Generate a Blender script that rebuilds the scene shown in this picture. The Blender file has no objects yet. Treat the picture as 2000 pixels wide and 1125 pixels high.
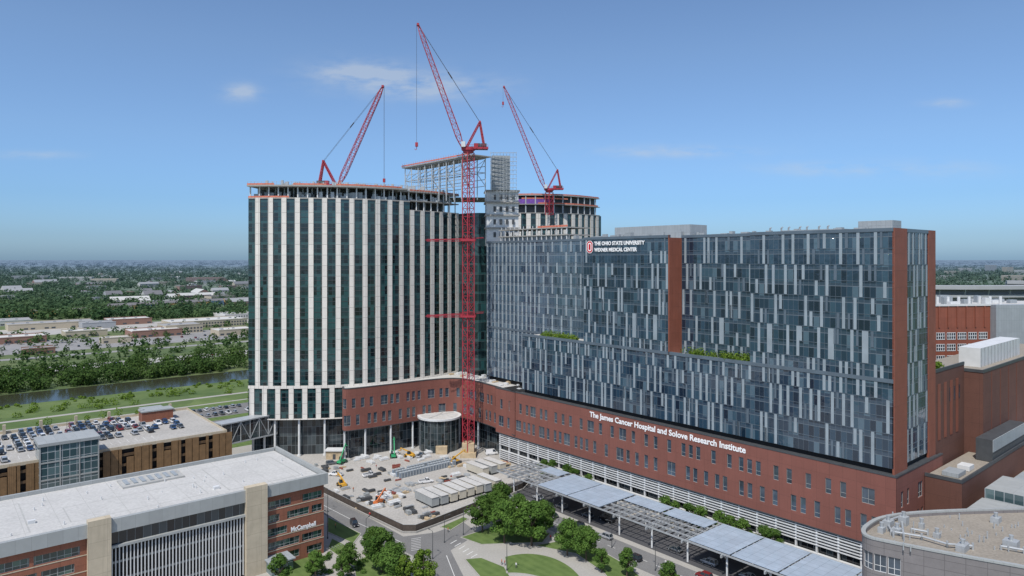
import bpy, math, random
import numpy as np
from mathutils import Vector, Matrix
R=random.Random(7); NR=np.random.RandomState(5)
F=1350.0; H=86.0
# survey helper: world position of a point standing at height z, from the camera match
def gp(u,v,z=0.0):
    Y=F*(H-z)/(v-505.0); return ((u-1000.0)*Y/F, Y)
cA,sA=0.76,0.65; TH=math.atan2(.65,.76); CX,CY=97.7,177.0
def G(s,t): return (CX+cA*s-sA*t, CY+sA*s+cA*t)
def t_of(px,s):
    k=(px-1000)/1350.0
    return (CX+cA*s-k*(CY+sA*s))/(sA+cA*k)
scene=bpy.context.scene; COL=scene.collection
# ---------------------------------------------------------------- materials
class NT:
    def __init__(s,name):
        s.mat=bpy.data.materials.new(name); s.mat.use_nodes=True; s.t=s.mat.node_tree
        s.b=s.t.nodes["Principled BSDF"]
    def n(s,typ,**k):
        x=s.t.nodes.new(typ)
        for a,b in k.items(): setattr(x,a,b)
        return x
    def lk(s,a,b): s.t.links.new(a,b)
    def val(s,sock,v):
        if isinstance(v,bpy.types.NodeSocket): s.lk(v,sock)
        else: sock.default_value=v
    def m(s,op,a,b=0.0,c=0.0):
        x=s.n('ShaderNodeMath',operation=op); s.val(x.inputs[0],a); s.val(x.inputs[1],b)
        if op in('MULTIPLY_ADD','COMPARE'): s.val(x.inputs[2],c)
        return x.outputs[0]
    def mix(s,f,a,b,bt='MIX'):
        x=s.n('ShaderNodeMix',data_type='RGBA',blend_type=bt); s.val(x.inputs[0],f)
        for i,v in((6,a),(7,b)):
            if isinstance(v,(tuple,list)): v=(*v[:3],1)
            s.val(x.inputs[i],v)
        return x.outputs[2]
    def pos(s): return s.n('ShaderNodeNewGeometry').outputs['Position']
    def noise(s,vec,sc,det=4,rough=.55):
        x=s.n('ShaderNodeTexNoise'); s.lk(vec,x.inputs['Vector']); x.inputs['Scale'].default_value=sc
        x.inputs['Detail'].default_value=det; x.inputs['Roughness'].default_value=rough
        return x.outputs['Fac']
    def ramp(s,f,stops,interp='LINEAR'):
        x=s.n('ShaderNodeValToRGB'); s.lk(f,x.inputs[0]); e=x.color_ramp.elements; x.color_ramp.interpolation=interp
        while len(e)<len(stops): e.new(.5)
        for i,(p,c) in enumerate(stops):
            e[i].position=p; e[i].color=(*c,1) if len(c)==3 else c
        return x.outputs[0]
def mat(name,col,rough=.7,metal=0,amt=.18,sc=.6,sc2=None,bump=0,ior=1.5,joint=None,stain=0):
    N=NT(name); p=N.pos()
    f=N.noise(p,sc); c=N.mix(N.m('MULTIPLY_ADD',f,2.2,-.6),tuple(x*(1-amt) for x in col),tuple(min(1,x*(1+amt)) for x in col))
    if sc2:
        f2=N.noise(p,sc2,2); c=N.mix(.5,c,N.mix(N.m('MULTIPLY_ADD',f2,3,-1),tuple(x*(1-amt*1.5) for x in col),tuple(min(1,x*(1+amt)) for x in col)))
    if stain:
        mp=N.n('ShaderNodeMapping'); N.lk(p,mp.inputs[0]); mp.inputs['Scale'].default_value=(1,1,.08)
        f3=N.noise(mp.outputs[0],1.3,3); c=N.mix(N.m('MULTIPLY',N.m('GREATER_THAN',f3,.56),stain),c,tuple(x*.55 for x in col))
    if joint:
        uv=N.n('ShaderNodeUVMap').outputs[0]; sp=N.n('ShaderNodeSeparateXYZ'); N.lk(uv,sp.inputs[0])
        a=N.m('LESS_THAN',N.m('FRACT',N.m('DIVIDE',sp.outputs[0],joint[0])),joint[2]/joint[0])
        b=N.m('LESS_THAN',N.m('FRACT',N.m('DIVIDE',sp.outputs[1],joint[1])),joint[2]/joint[1])
        cc=N.n('ShaderNodeCombineXYZ'); N.lk(N.m('FLOOR',N.m('DIVIDE',sp.outputs[0],joint[0])),cc.inputs[0]); N.lk(N.m('FLOOR',N.m('DIVIDE',sp.outputs[1],joint[1])),cc.inputs[1])
        wn=N.n('ShaderNodeTexWhiteNoise'); N.lk(cc.outputs[0],wn.inputs[0])
        c=N.mix(N.m('MULTIPLY',wn.outputs[0],.3),c,tuple(x*.7 for x in col))
        c=N.mix(N.m('MULTIPLY',N.m('MAXIMUM',a,b),.6),c,tuple(x*.35 for x in col))
    N.lk(c,N.b.inputs['Base Color']); N.b.inputs['Roughness'].default_value=rough; N.b.inputs['Metallic'].default_value=metal; N.b.inputs['IOR'].default_value=ior
    if bump:
        bp=N.n('ShaderNodeBump'); bp.inputs['Strength'].default_value=bump; N.lk(N.noise(p,sc*6,3),bp.inputs['Height']); N.lk(bp.outputs[0],N.b.inputs['Normal'])
    return N.mat
def glassmat(name,cols,bay,flo,lw,lh,linecol,spand=0,spcol=(0,0,0),rough=.06,ior=1.8,metal=0.0,wav=.02):
    N=NT(name); uv=N.n('ShaderNodeUVMap').outputs[0]; sp=N.n('ShaderNodeSeparateXYZ'); N.lk(uv,sp.inputs[0])
    u=N.m('DIVIDE',sp.outputs[0],bay); v=N.m('DIVIDE',sp.outputs[1],flo)
    cc=N.n('ShaderNodeCombineXYZ'); N.lk(N.m('FLOOR',u),cc.inputs[0]); N.lk(N.m('FLOOR',v),cc.inputs[1])
    wn=N.n('ShaderNodeTexWhiteNoise'); N.lk(cc.outputs[0],wn.inputs[0])
    k=len(cols); c=N.ramp(wn.outputs[0],[(i/k,cc_) for i,cc_ in enumerate(cols)],'CONSTANT')
    fv=N.m('FRACT',v); fu=N.m('FRACT',u)
    if spand: c=N.mix(N.m('LESS_THAN',fv,spand),c,spcol)
    ln=N.m('MAXIMUM',N.m('LESS_THAN',fu,lw/bay),N.m('LESS_THAN',fv,lh/flo))
    c=N.mix(ln,c,linecol); N.lk(c,N.b.inputs['Base Color'])
    N.lk(N.m('MULTIPLY_ADD',ln,.4,rough),N.b.inputs['Roughness']); N.b.inputs['IOR'].default_value=ior; N.b.inputs['Metallic'].default_value=metal
    bp=N.n('ShaderNodeBump'); bp.inputs['Strength'].default_value=1; bp.inputs['Distance'].default_value=wav
    N.lk(N.m('ADD',N.m('MULTIPLY',N.noise(N.pos(),.45,2),2.0),N.m('MULTIPLY',fu,N.m('MULTIPLY_ADD',wn.outputs[0],1.6,-.8))),bp.inputs['Height']); N.lk(bp.outputs[0],N.b.inputs['Normal'])
    return N.mat
def leafmat(name,a,b,sc,rnd=.25,haze=False):
    N=NT(name); p=N.pos()
    f=N.noise(p,sc,3); c=N.mix(N.m('MULTIPLY_ADD',f,3,-1),a,b)
    oi=N.n('ShaderNodeObjectInfo').outputs['Random']
    c=N.mix(N.m('MULTIPLY',oi,rnd),c,tuple(min(1,x*1.9) for x in b))
    if haze: c=paint_haze(N,p,c)
    N.lk(c,N.b.inputs['Base Color']); N.b.inputs['Roughness'].default_value=.75
    N.b.inputs['Specular IOR Level'].default_value=.08
    tr=N.n('ShaderNodeBsdfTranslucent'); N.lk(c,tr.inputs[0]); ms=N.n('ShaderNodeMixShader'); ms.inputs[0].default_value=.3
    N.lk(N.b.outputs[0],ms.inputs[1]); N.lk(tr.outputs[0],ms.inputs[2]); N.lk(ms.outputs[0],N.t.nodes['Material Output'].inputs[0])
    return N.mat
def paint_haze(N,p,c,near=900,far=9500,col=(.125,.18,.235)):  # aerial haze painted into the base colour, stronger with world Y
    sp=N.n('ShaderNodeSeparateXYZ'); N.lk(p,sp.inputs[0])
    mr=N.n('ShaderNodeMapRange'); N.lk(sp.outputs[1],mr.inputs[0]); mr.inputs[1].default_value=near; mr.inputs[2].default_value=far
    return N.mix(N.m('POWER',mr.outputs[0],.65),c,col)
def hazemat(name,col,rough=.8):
    N=NT(name); p=N.pos(); f=N.noise(p,.05); c=N.mix(f,tuple(x*.85 for x in col),tuple(min(1,x*1.12) for x in col)); c=paint_haze(N,p,c)
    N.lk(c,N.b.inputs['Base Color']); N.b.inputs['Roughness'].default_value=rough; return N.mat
M={}
M['glassJ']=glassmat('blue curtain glass',[(.013,.033,.06),(.022,.052,.085),(.008,.02,.038),(.035,.075,.11),(.015,.036,.062),(.024,.056,.09),(.075,.125,.165),(.01,.025,.045)],1.5,4.36,.07,.2,(.1,.125,.15),.22,(.035,.06,.09),ior=1.75)
M['glassK']=glassmat('pale blue curtain glass',[(.03,.06,.1),(.045,.085,.13),(.02,.042,.075),(.06,.1,.15),(.09,.14,.19),(.035,.07,.11)],1.5,4.36,.08,.22,(.15,.19,.22),.25,(.07,.1,.14),ior=2.0)  # shading contrast of the recessed walls put into a paler glass colour
M['glassT']=glassmat('dark blue-green curtain glass',[(.009,.02,.024),(.014,.036,.04),(.006,.012,.015),(.022,.07,.074),(.012,.028,.032),(.018,.043,.049)],1.65,4.6,.07,.16,(.04,.06,.065),.24,(.024,.066,.07),ior=1.65)
M['glassL']=glassmat('lobby glass',[(.01,.016,.02),(.02,.028,.034),(.045,.06,.068),(.01,.012,.016)],1.8,4.0,.1,.14,(.14,.16,.17),ior=1.6)
M['glassD']=glassmat('dark drum glass',[(.01,.018,.022),(.02,.032,.036),(.035,.05,.055)],1.6,2.9,.08,.1,(.1,.115,.12),ior=1.6)
M['glassS']=glassmat('stair tower glass',[(.06,.1,.11),(.1,.16,.17),(.045,.085,.095)],2.1,2.6,.14,.16,(.4,.43,.45),ior=1.8)
M['glassG']=glassmat('green tinted glass',[(.02,.045,.04),(.03,.07,.06),(.015,.03,.03),(.06,.12,.09)],1.4,1.9,.08,.1,(.3,.32,.31),ior=1.7)
M['pane']=mat('window glass',(.04,.06,.085),.08,amt=.6,sc=.25,ior=1.85)
M['carglass']=mat('car window glass',(.02,.03,.04),.08,amt=.3,sc=.3,ior=1.6)
M['brick']=mat('red brick',(.215,.08,.06),.85,amt=.14,sc=.12,sc2=7,joint=(3.6,4.5,.06),stain=.12)
M['brickd']=mat('dark brown brick',(.13,.056,.04),.85,amt=.2,sc=.2,sc2=6,joint=(6,4.5,.07),stain=.15)
M['terra']=mat('terracotta panel',(.25,.08,.048),.6,amt=.1,sc=.3,joint=(1.6,4.36,.06))
M['bricko']=mat('orange brick',(.26,.1,.06),.85,amt=.2,sc=.3,sc2=6,joint=(5,4.6,.08),stain=.15)
M['panelL']=mat('light grey facade panel',(.31,.36,.395),.38,amt=.14,sc=.2,metal=.2)
M['panelM']=mat('mid grey facade panel',(.12,.155,.19),.35,amt=.14,sc=.2,metal=.2)
M['precast']=mat('off-white precast panel',(.7,.665,.61),.75,amt=.06,sc=.15,joint=(50,4.6,.22),stain=.12)
M['white']=mat('white painted metal',(.6,.61,.61),.5,amt=.08,sc=.4)
M['grey']=mat('grey metal cladding',(.31,.34,.36),.5,amt=.06,sc=.4,joint=(1.2,5,.05))
M['greyd']=mat('dark grey metal',(.06,.065,.07),.5,amt=.15,sc=.5)
M['black']=mat('dark interior',(.008,.008,.009),.8)
M['slab']=mat('grey concrete slab',(.32,.31,.29),.85,amt=.2,sc=.8,sc2=4)
M['conc']=mat('site concrete',(.38,.365,.34),.9,amt=.18,sc=.08,sc2=1.2,bump=.1,stain=.15)
M['pave']=mat('pavement concrete',(.35,.335,.305),.9,amt=.12,sc=.15,sc2=2)
M['asph']=mat('asphalt',(.17,.168,.165),.9,amt=.2,sc=.12,sc2=3,stain=.15)
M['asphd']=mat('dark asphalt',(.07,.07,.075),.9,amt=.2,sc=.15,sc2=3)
M['lot']=mat('worn parking lot asphalt',(.25,.245,.24),.9,amt=.2,sc=.02,sc2=.3)
M['paint']=mat('road marking paint',(.6,.6,.58),.7,amt=.15,sc=2)
M['roofw']=mat('pale roof membrane',(.47,.465,.45),.85,amt=.12,sc=.12,sc2=1.5,stain=.12)
M['roofm']=mat('taupe roof membrane',(.27,.24,.2),.9,amt=.18,sc=.15,sc2=2,stain=.15)
M['seam']=mat('roof seam',(.37,.37,.355),.85)
M['beige']=mat('beige precast',(.5,.43,.32),.8,amt=.1,sc=.4,stain=.15,joint=(4,3.8,.06))
M['bronze']=mat('bronze screen panel',(.21,.125,.058),.5,amt=.25,sc=.6,joint=(.5,30,.1))
M['bronzed']=mat('dark bronze spandrel',(.1,.06,.03),.5,amt=.25,sc=.6)
M['fascia']=mat('grey fascia metal',(.34,.355,.35),.5,amt=.06,joint=(3,10,.05))
M['craneR']=mat('red crane paint',(.34,.028,.045),.5,amt=.15)
M['orange']=mat('orange safety netting',(.55,.17,.11),.8,amt=.4,sc=1.5)
M['purple']=mat('purple wrap sheet',(.15,.06,.3),.7,amt=.3)
M['steel']=mat('galvanised steel',(.42,.44,.45),.5,metal=.3,amt=.12)
M['cable']=mat('dark cable',(.06,.05,.05),.6)
M['tan']=mat('tan plywood',(.46,.36,.23),.85,amt=.2)
M['frost']=mat('frosted canopy glass',(.34,.42,.51),.22,amt=.1,sc=.3,joint=(2.4,3.0,.09))
M['trunk']=mat('bark',(.09,.065,.045),.9,amt=.3,sc=3)
M['leafA']=leafmat('green leaves',(.036,.085,.018),(.11,.19,.04),.45)
M['leafB']=leafmat('yellow green leaves',(.075,.14,.02),(.17,.25,.04),.5,.1)
M['leafC']=leafmat('wood leaves',(.032,.073,.018),(.088,.145,.038),.06,.1)
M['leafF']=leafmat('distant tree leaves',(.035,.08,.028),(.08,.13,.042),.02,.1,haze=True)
M['lettering']=mat('white lettering',(.85,.85,.85),.5,amt=.02)
M['logoR']=mat('scarlet logo',(.5,.01,.02),.5,amt=.03)
M['tyre']=mat('rubber',(.02,.02,.02),.8)
M['skin']=mat('skin',(.5,.3,.22),.6)
M['trailer']=mat('cream trailer siding',(.56,.52,.43),.6,amt=.06,joint=(.4,5,.05))
M['contG']=mat('grey container steel',(.36,.38,.38),.55,amt=.1,joint=(.3,5,.07))
M['toilet']=mat('blue grey plastic',(.2,.25,.31),.5,amt=.2)
M['yellow']=mat('yellow machine paint',(.6,.33,.04),.45)
M['green']=mat('green machine paint',(.03,.3,.12),.45)
M['orangeP']=mat('orange machine paint',(.55,.16,.05),.45)
M['redP']=mat('red brown wrapping',(.25,.07,.055),.6)
M['fence']=mat('dark brown fence screen',(.07,.055,.045),.85,amt=.3,sc=.6)
def gmat():
    N=NT('grassy ground'); p=N.pos(); f=N.noise(p,.012,6,.6); f2=N.noise(p,.0016,5,.6)
    c=N.mix(N.m('MULTIPLY_ADD',f,2.5,-.75),(.06,.1,.032),(.12,.15,.055))
    c=N.mix(N.m('MULTIPLY',N.m('GREATER_THAN',f2,.6),.6),c,(.19,.185,.155)); c=paint_haze(N,p,c,900,9000)
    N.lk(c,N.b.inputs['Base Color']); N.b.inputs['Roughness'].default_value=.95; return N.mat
M['ground']=gmat()
def lawnmat():
    N=NT('mown lawn'); p=N.pos(); sp=N.n('ShaderNodeSeparateXYZ'); N.lk(p,sp.inputs[0])
    w=N.m('FRACT',N.m('MULTIPLY',N.m('ADD',N.m('MULTIPLY',sp.outputs[0],.76),N.m('MULTIPLY',sp.outputs[1],.65)),.4))
    c=N.mix(N.m('MULTIPLY_ADD',N.noise(p,.3,5),2,-.5),(.06,.105,.022),(.115,.17,.042)); c=N.mix(N.m('MULTIPLY',N.m('GREATER_THAN',w,.5),.22),c,(.14,.2,.06))
    N.lk(c,N.b.inputs['Base Color']); N.b.inputs['Roughness'].default_value=.95; return N.mat
M['lawn']=lawnmat()
def meadowmat():
    N=NT('riverside meadow'); p=N.pos()
    c=N.mix(N.m('MULTIPLY_ADD',N.noise(p,.035,7,.65),3,-1),(.055,.1,.022),(.125,.17,.05)); c=N.mix(N.m('MULTIPLY',N.m('GREATER_THAN',N.noise(p,.02,5),.58),.4),c,(.045,.08,.02))
    N.lk(c,N.b.inputs['Base Color']); N.b.inputs['Roughness'].default_value=.95; return N.mat
M['meadow']=meadowmat()
def watermat():
    N=NT('river water'); p=N.pos(); N.b.inputs['Base Color'].default_value=(.04,.042,.025,1); N.b.inputs['Roughness'].default_value=.15; N.b.inputs['IOR'].default_value=1.33
    bp=N.n('ShaderNodeBump'); bp.inputs['Strength'].default_value=.3; N.lk(N.noise(p,.8,3),bp.inputs['Height']); N.lk(bp.outputs[0],N.b.inputs['Normal']); return N.mat
M['water']=watermat()
# ---------------------------------------------------------------- mesh builder
class MB:
    def __init__(s): s.v=[];s.f=[];s.m=[];s.uv=[]
    def face(s,pts,m=0,uv=None):
        n=len(s.v); s.v+=[tuple(p) for p in pts]; s.f.append(tuple(range(n,n+len(pts)))); s.m.append(m)
        s.uv.append(uv if uv else [(p[0],p[1]) for p in pts])
    def hexa(s,b,t,m=0,mt=None):
        for i in range(4):
            j=(i+1)%4; L=math.dist(b[i],b[j]); 
            s.face([b[i],b[j],t[j],t[i]],m,[(0,b[i][2]),(L,b[j][2]),(L,t[j][2]),(0,t[i][2])])
        s.face(t,m if mt is None else mt); s.face(b[::-1],m)
    def box(s,x0,y0,z0,x1,y1,z1,m=0,mt=None):
        s.hexa([(x0,y0,z0),(x1,y0,z0),(x1,y1,z0),(x0,y1,z0)],[(x0,y0,z1),(x1,y0,z1),(x1,y1,z1),(x0,y1,z1)],m,mt)
    def obox(s,c,sz,rz=0,m=0,mt=None):
        ca,sa=math.cos(rz),math.sin(rz); hx,hy=sz[0]/2,sz[1]/2
        q=[(c[0]+x*ca-y*sa,c[1]+x*sa+y*ca) for x,y in((-hx,-hy),(hx,-hy),(hx,hy),(-hx,hy))]
        s.hexa([(*p,c[2]) for p in q],[(*p,c[2]+sz[2]) for p in q],m,mt)
    def beam(s,p,q,w,m=0,h=None):
        p=Vector(p);q=Vector(q);d=q-p
        if d.length<1e-6:return
        d.normalize(); up=Vector((0,0,1)) if abs(d.z)<.95 else Vector((0,1,0)); a=d.cross(up).normalized(); b=a.cross(d); h=h or w
        a*=w/2;b*=h/2
        s.hexa([p-a-b,p+a-b,p+a+b,p-a+b],[q-a-b,q+a-b,q+a+b,q-a+b],m)
    def cyl(s,p,q,r,n=8,m=0,r2=None,cap=True):
        p=Vector(p);q=Vector(q);d=(q-p).normalized(); up=Vector((0,0,1)) if abs(d.z)<.95 else Vector((0,1,0)); a=d.cross(up).normalized(); b=d.cross(a); r2=r if r2 is None else r2
        A=[p+(a*math.cos(i*2*math.pi/n)+b*math.sin(i*2*math.pi/n))*r for i in range(n)]
        B=[q+(a*math.cos(i*2*math.pi/n)+b*math.sin(i*2*math.pi/n))*r2 for i in range(n)]
        for i in range(n): s.face([A[i],A[(i+1)%n],B[(i+1)%n],B[i]],m)
        if cap: s.face(A[::-1],m); s.face(B,m)
    def prism(s,poly,z0,z1,m=0,mt=None,bot=True):
        n=len(poly);u=0
        for i in range(n):
            a,b=poly[i],poly[(i+1)%n]; L=math.dist(a,b)
            s.face([(*a,z0),(*b,z0),(*b,z1),(*a,z1)],m,[(u,z0),(u+L,z0),(u+L,z1),(u,z1)]); u+=L
        s.face([(*p,z1) for p in poly],m if mt is None else mt)
        if bot: s.face([(*p,z0) for p in poly][::-1],m)
    def build(s,name,mats,parent=None,loc=(0,0,0),rz=0,**k):
        me=bpy.data.meshes.new(name); me.from_pydata(s.v,[],s.f)
        for x in mats: me.materials.append(M[x] if isinstance(x,str) else x)
        me.polygons.foreach_set('material_index',s.m)
        ul=me.uv_layers.new(name='UVMap'); ul.data.foreach_set('uv',[c for f in s.uv for p in f for c in p])
        ob=bpy.data.objects.new(name,me); COL.objects.link(ob); ob.location=loc; ob.rotation_euler=(0,0,rz)
        if parent: ob.parent=parent
        for a,b in k.items(): ob[a]=b
        return ob
def boxes(name,mats,parent,L):
    for b in L: w=MB(); w.box(*b); w.build(name,mats,parent)
def root(name,label,cat,x=0,y=0,z=0,rz=0,**k):
    o=bpy.data.objects.new(name,None); COL.objects.link(o); o.location=(x,y,z); o.rotation_euler=(0,0,rz); o['label']=label; o['category']=cat
    for a,b in k.items(): o[a]=b
    return o
def clone(o,loc,rz,sc=1,**k):
    c=o.copy(); COL.objects.link(c); c.location=loc; c.rotation_euler=(0,0,rz); c.scale=(sc,sc,sc) if not isinstance(sc,tuple) else sc
    for ch in KIDS.get(o.name,[]):
        d=ch.copy(); COL.objects.link(d); d.parent=c
    for a,b in k.items(): c[a]=b
    return c
KIDS={}
def kids(o): KIDS[o.name]=[x for x in bpy.data.objects if x.parent==o]
# path helpers
def catmull(P,n=6):
    P=[P[0]]+list(P)+[P[-1]]; out=[]
    for i in range(1,len(P)-2):
        a,b,c,d=P[i-1:i+3]
        for k in range(n):
            t=k/n; out.append(tuple(.5*((2*b[j])+(-a[j]+c[j])*t+(2*a[j]-5*b[j]+4*c[j]-d[j])*t*t+(-a[j]+3*b[j]-3*c[j]+d[j])*t**3) for j in(0,1)))
    out.append(tuple(P[-2])); return out
class Path:
    def __init__(s,pts):
        s.p=pts; s.u=[0]
        for a,b in zip(pts,pts[1:]): s.u.append(s.u[-1]+math.dist(a,b))
        sn=[]
        for a,b in zip(pts,pts[1:]):
            L=math.dist(a,b); sn.append(((b[1]-a[1])/L,-(b[0]-a[0])/L))
        s.n=[]
        for i in range(len(pts)):
            a=sn[max(0,i-1)]; b=sn[min(len(sn)-1,i)]; x,y=a[0]+b[0],a[1]+b[1]; L=math.hypot(x,y); s.n.append((x/L,y/L))
        s.L=s.u[-1]
    def at(s,u,off=0):
        u=min(max(u,0),s.L); i=0
        while i<len(s.u)-2 and s.u[i+1]<u: i+=1
        k=(u-s.u[i])/(s.u[i+1]-s.u[i]); a,b=s.p[i],s.p[i+1]; na,nb=s.n[i],s.n[i+1]
        nx,ny=na[0]+(nb[0]-na[0])*k,na[1]+(nb[1]-na[1])*k
        return (a[0]+(b[0]-a[0])*k+nx*off, a[1]+(b[1]-a[1])*k+ny*off)
    def cuts(s,u0,u1): return [u0]+[x for x in s.u if u0+1e-4<x<u1-1e-4]+[u1]
    def offs(s,off): return [s.at(u,off) for u in s.u]
def strip(mb,P,u0,u1,z0,z1,off=0,m=0):
    c=P.cuts(u0,u1)
    for a,b in zip(c,c[1:]):
        p,q=P.at(a,off),P.at(b,off)
        mb.face([(*p,z0),(*q,z0),(*q,z1),(*p,z1)],m,[(a,z0),(b,z0),(b,z1),(a,z1)])
def slabpath(mb,P,u0,u1,z0,z1,o0,o1,m=0):
    c=P.cuts(u0,u1)
    for a,b in zip(c,c[1:]):
        p,q,r,t=P.at(a,o1),P.at(b,o1),P.at(b,o0),P.at(a,o0)
        mb.hexa([(*p,z0),(*q,z0),(*r,z0),(*t,z0)],[(*p,z1),(*q,z1),(*r,z1),(*t,z1)],m)
def wall(mb,P,bands,depth=.35,m=0):
    """bands: (z0,z1,[(u0,u1)..]); leaves real openings with reveals; returns opening list"""
    op=[]
    for z0,z1,ws in bands:
        u=0
        for a,b in ws:
            strip(mb,P,u,a,z0,z1,0,m)
            for (ua,ub,za,zb) in((a,a,z0,z1),(b,b,z1,z0)):
                p,q=P.at(ua,0),P.at(ua,-depth); mb.face([(*p,za),(*q,za),(*q,zb),(*p,zb)],m)
            for z in(z0,z1):
                mb.face([(*P.at(a,0),z),(*P.at(b,0),z),(*P.at(b,-depth),z),(*P.at(a,-depth),z)],m)
            op.append((a,b,z0,z1)); u=b
        strip(mb,P,u,P.L,z0,z1,0,m)
    return op
def windows(P,ops,parent,depth=.33,frame='fascia',glass='pane',name='window',lim=98):
    mb=MB(); ops=sorted(ops,key=lambda o:-o[0]); 
    for i,(a,b,z0,z1) in enumerate(ops):
        w=MB() if i<lim else mb
        strip(w,P,a,b,z0,z1,-depth,0); fw=.1
        for (ua,ub,za,zb) in((a,a+fw,z0,z1),(b-fw,b,z0,z1),(a+fw,b-fw,z1-fw,z1),(a+fw,b-fw,z0,z0+fw)): slabpath(w,P,ua,ub,za,zb,-depth+.004,-depth+.09,1)
        if b-a>1.9: slabpath(w,P,(a+b)/2-.05,(a+b)/2+.05,z0+fw,z1-fw,-depth+.004,-depth+.08,1)
        if z1-z0>3: slabpath(w,P,a+fw,b-fw,z0+1.2,z0+1.28,-depth+.004,-depth+.07,1)
        if i<lim: w.build(name,[glass,frame],parent)
    if mb.v: mb.build(name,[glass,frame],parent,kind='stuff')
def text_mesh(name,body,parent,o,xdir,w,h,m='lettering',thick=.08,bold=.02):
    cu=bpy.data.curves.new(name,'FONT'); cu.body=body; cu.size=1; cu.extrude=.5; cu.offset=bold; cu.resolution_u=3
    tmp=bpy.data.objects.new('tmp',cu); COL.objects.link(tmp); dg=bpy.context.evaluated_depsgraph_get(); dg.update()
    me=bpy.data.meshes.new_from_object(tmp.evaluated_get(dg)); bpy.data.objects.remove(tmp)
    xs=[v.co.x for v in me.vertices]; ys=[v.co.y for v in me.vertices]; x0,x1=min(xs),max(xs)
    X=Vector((*xdir,0)).normalized(); Zn=X.cross(Vector((0,0,1)))
    y1=max(ys)
    for v in me.vertices:
        c=v.co.copy(); v.co=Vector(o)+X*((c.x-x0)/(x1-x0)*w)+Vector((0,0,c.y/y1*h))+Zn*(c.z*thick+thick*.5)
    me.materials.clear(); me.materials.append(M[m]); ob=bpy.data.objects.new(name,me); COL.objects.link(ob); ob.parent=parent; return ob
# ---------------------------------------------------------------- foliage
def leaf_arrays(C,Rr,n,size):
    C=np.asarray(C,float);Rr=np.asarray(Rr,float); N=len(C); c=np.repeat(C,n,0); r=np.repeat(Rr,n,0)
    d=NR.normal(size=(N*n,3)); d/=np.linalg.norm(d,axis=1)[:,None]
    k=(.55+.5*NR.rand(N*n)**.6)[:,None]; p=c+d*r*k
    nn=d+NR.normal(size=d.shape)*.55; nn[:,2]+=.35; nn/=np.linalg.norm(nn,axis=1)[:,None]
    t=np.cross(nn,NR.normal(size=d.shape)); t/=np.linalg.norm(t,axis=1)[:,None]; b=np.cross(nn,t)
    sz=np.repeat(np.broadcast_to(np.asarray(size,float),(N,)),n)[:,None]*(.6+.8*NR.rand(N*n,1)); t=t*sz; b=b*sz*.7
    return np.stack([p-t*.9,p-b,p+t,p+b*.9],1).reshape(-1,3)
def leaf_obj(name,V,m,parent=None,loc=(0,0,0),**k):
    n=len(V)//4; me=bpy.data.meshes.new(name); me.from_pydata(V.tolist(),[],np.arange(n*4).reshape(-1,4).tolist()); me.materials.append(M[m])
    o=bpy.data.objects.new(name,me); COL.objects.link(o); o.location=loc
    if parent:o.parent=parent
    for a,b in k.items():o[a]=b
    return o
def make_tree(h,w,m,label,seed,nl=26):
    rr=random.Random(seed); t=root('tree',label,'tree',0,0,0,0,group='trees around the drop-off lawn'); tr=MB(); zc=h*.36
    tr.cyl((0,0,-.1),(0.1,0,zc),.28,8,0,.18); tr.cyl((0.1,0,zc),(0,.1,h*.8),.18,6,0,.05)
    for i in range(7):
        a=i*.9+rr.random(); tr.cyl((0.05,0,zc*.8+i*.25),(math.cos(a)*w*.34,math.sin(a)*w*.34,zc+h*.1+i*h*.05),.1,5,0,.03)
    tr.build('trunk',['trunk'],t)
    C=[];Rr=[]
    for i in range(nl):
        a=rr.random()*6.28; z=rr.random(); prof=math.sin(math.pi*min(1,.18+z*.8))**.7; rad=w/2*prof*(.45+.5*rr.random())
        C.append((math.cos(a)*rad*.85,math.sin(a)*rad*.85,h*.3+z*h*.6)); q=w*(.1+.11*rr.random()); Rr.append((q,q,q*.8))
    leaf_obj('crown',leaf_arrays(C,Rr,170,h*.023),m,t); kids(t); return t
T=[make_tree(12,9.6,'leafA','leafy deciduous tree with dense green crown',s,38) for s in(1,2,3)]
TY=make_tree(9,6.5,'leafB','young yellow-green tree beside the road',8,24)
TS=[make_tree(8,5.4,'leafA','small rounded street tree in planting strip',s,26) for s in(4,5)]
used=set()
def put_tree(src,x,y,sc,lab=None,grp=None):
    k={}
    if lab:k['label']=lab
    if grp:k['group']=grp
    if src.name not in used:
        used.add(src.name); src.location=(x,y,0); src.scale=(sc,)*3; src.rotation_euler=(0,0,R.random()*6)
        for a,b in k.items(): src[a]=b
    else: clone(src,(x,y,0),R.random()*6.28,(sc*R.uniform(.88,1.1),sc*R.uniform(.88,1.1),sc*R.uniform(.93,1.07)),**k)
for u,v,h in[(942,1040,12),(985,1062,14),(1038,1066,14),(965,1018,11),(1012,1040,12),(1060,1045,11),(978,1010,12),(745,1118,13),(768,1145,12),(1108,1085,11),(1145,1096,10.5),(730,1085,9)]:
    x,y=gp(u,v); put_tree(T[R.randrange(3)],x,y,h/12)
for u,v,h in[(683,1118,8.5),(616,1128,8),(545,1150,9.5),(1175,1118,7),(1225,1128,8),(1305,1160,8.5),(668,1135,7)]:
    x,y=gp(u,v); put_tree(TS[R.randrange(2)],x,y,h/8)
for u,v,h in[(828,1150,11),(790,1150,9),(768,1110,7)]:
    x,y=gp(u,v); put_tree(TY,x,y,h/9)
for px in(1062,1078,1108,1122,1150,1298,1318,1345,1370,1405,1425,1450,1490,1512):
    s=-4.3; x,y=G(s,t_of(px,s)); put_tree(TS[R.randrange(2)],x,y,R.uniform(1.0,1.2),'small street tree along the slatted hospital base','trees along the hospital base')
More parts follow.
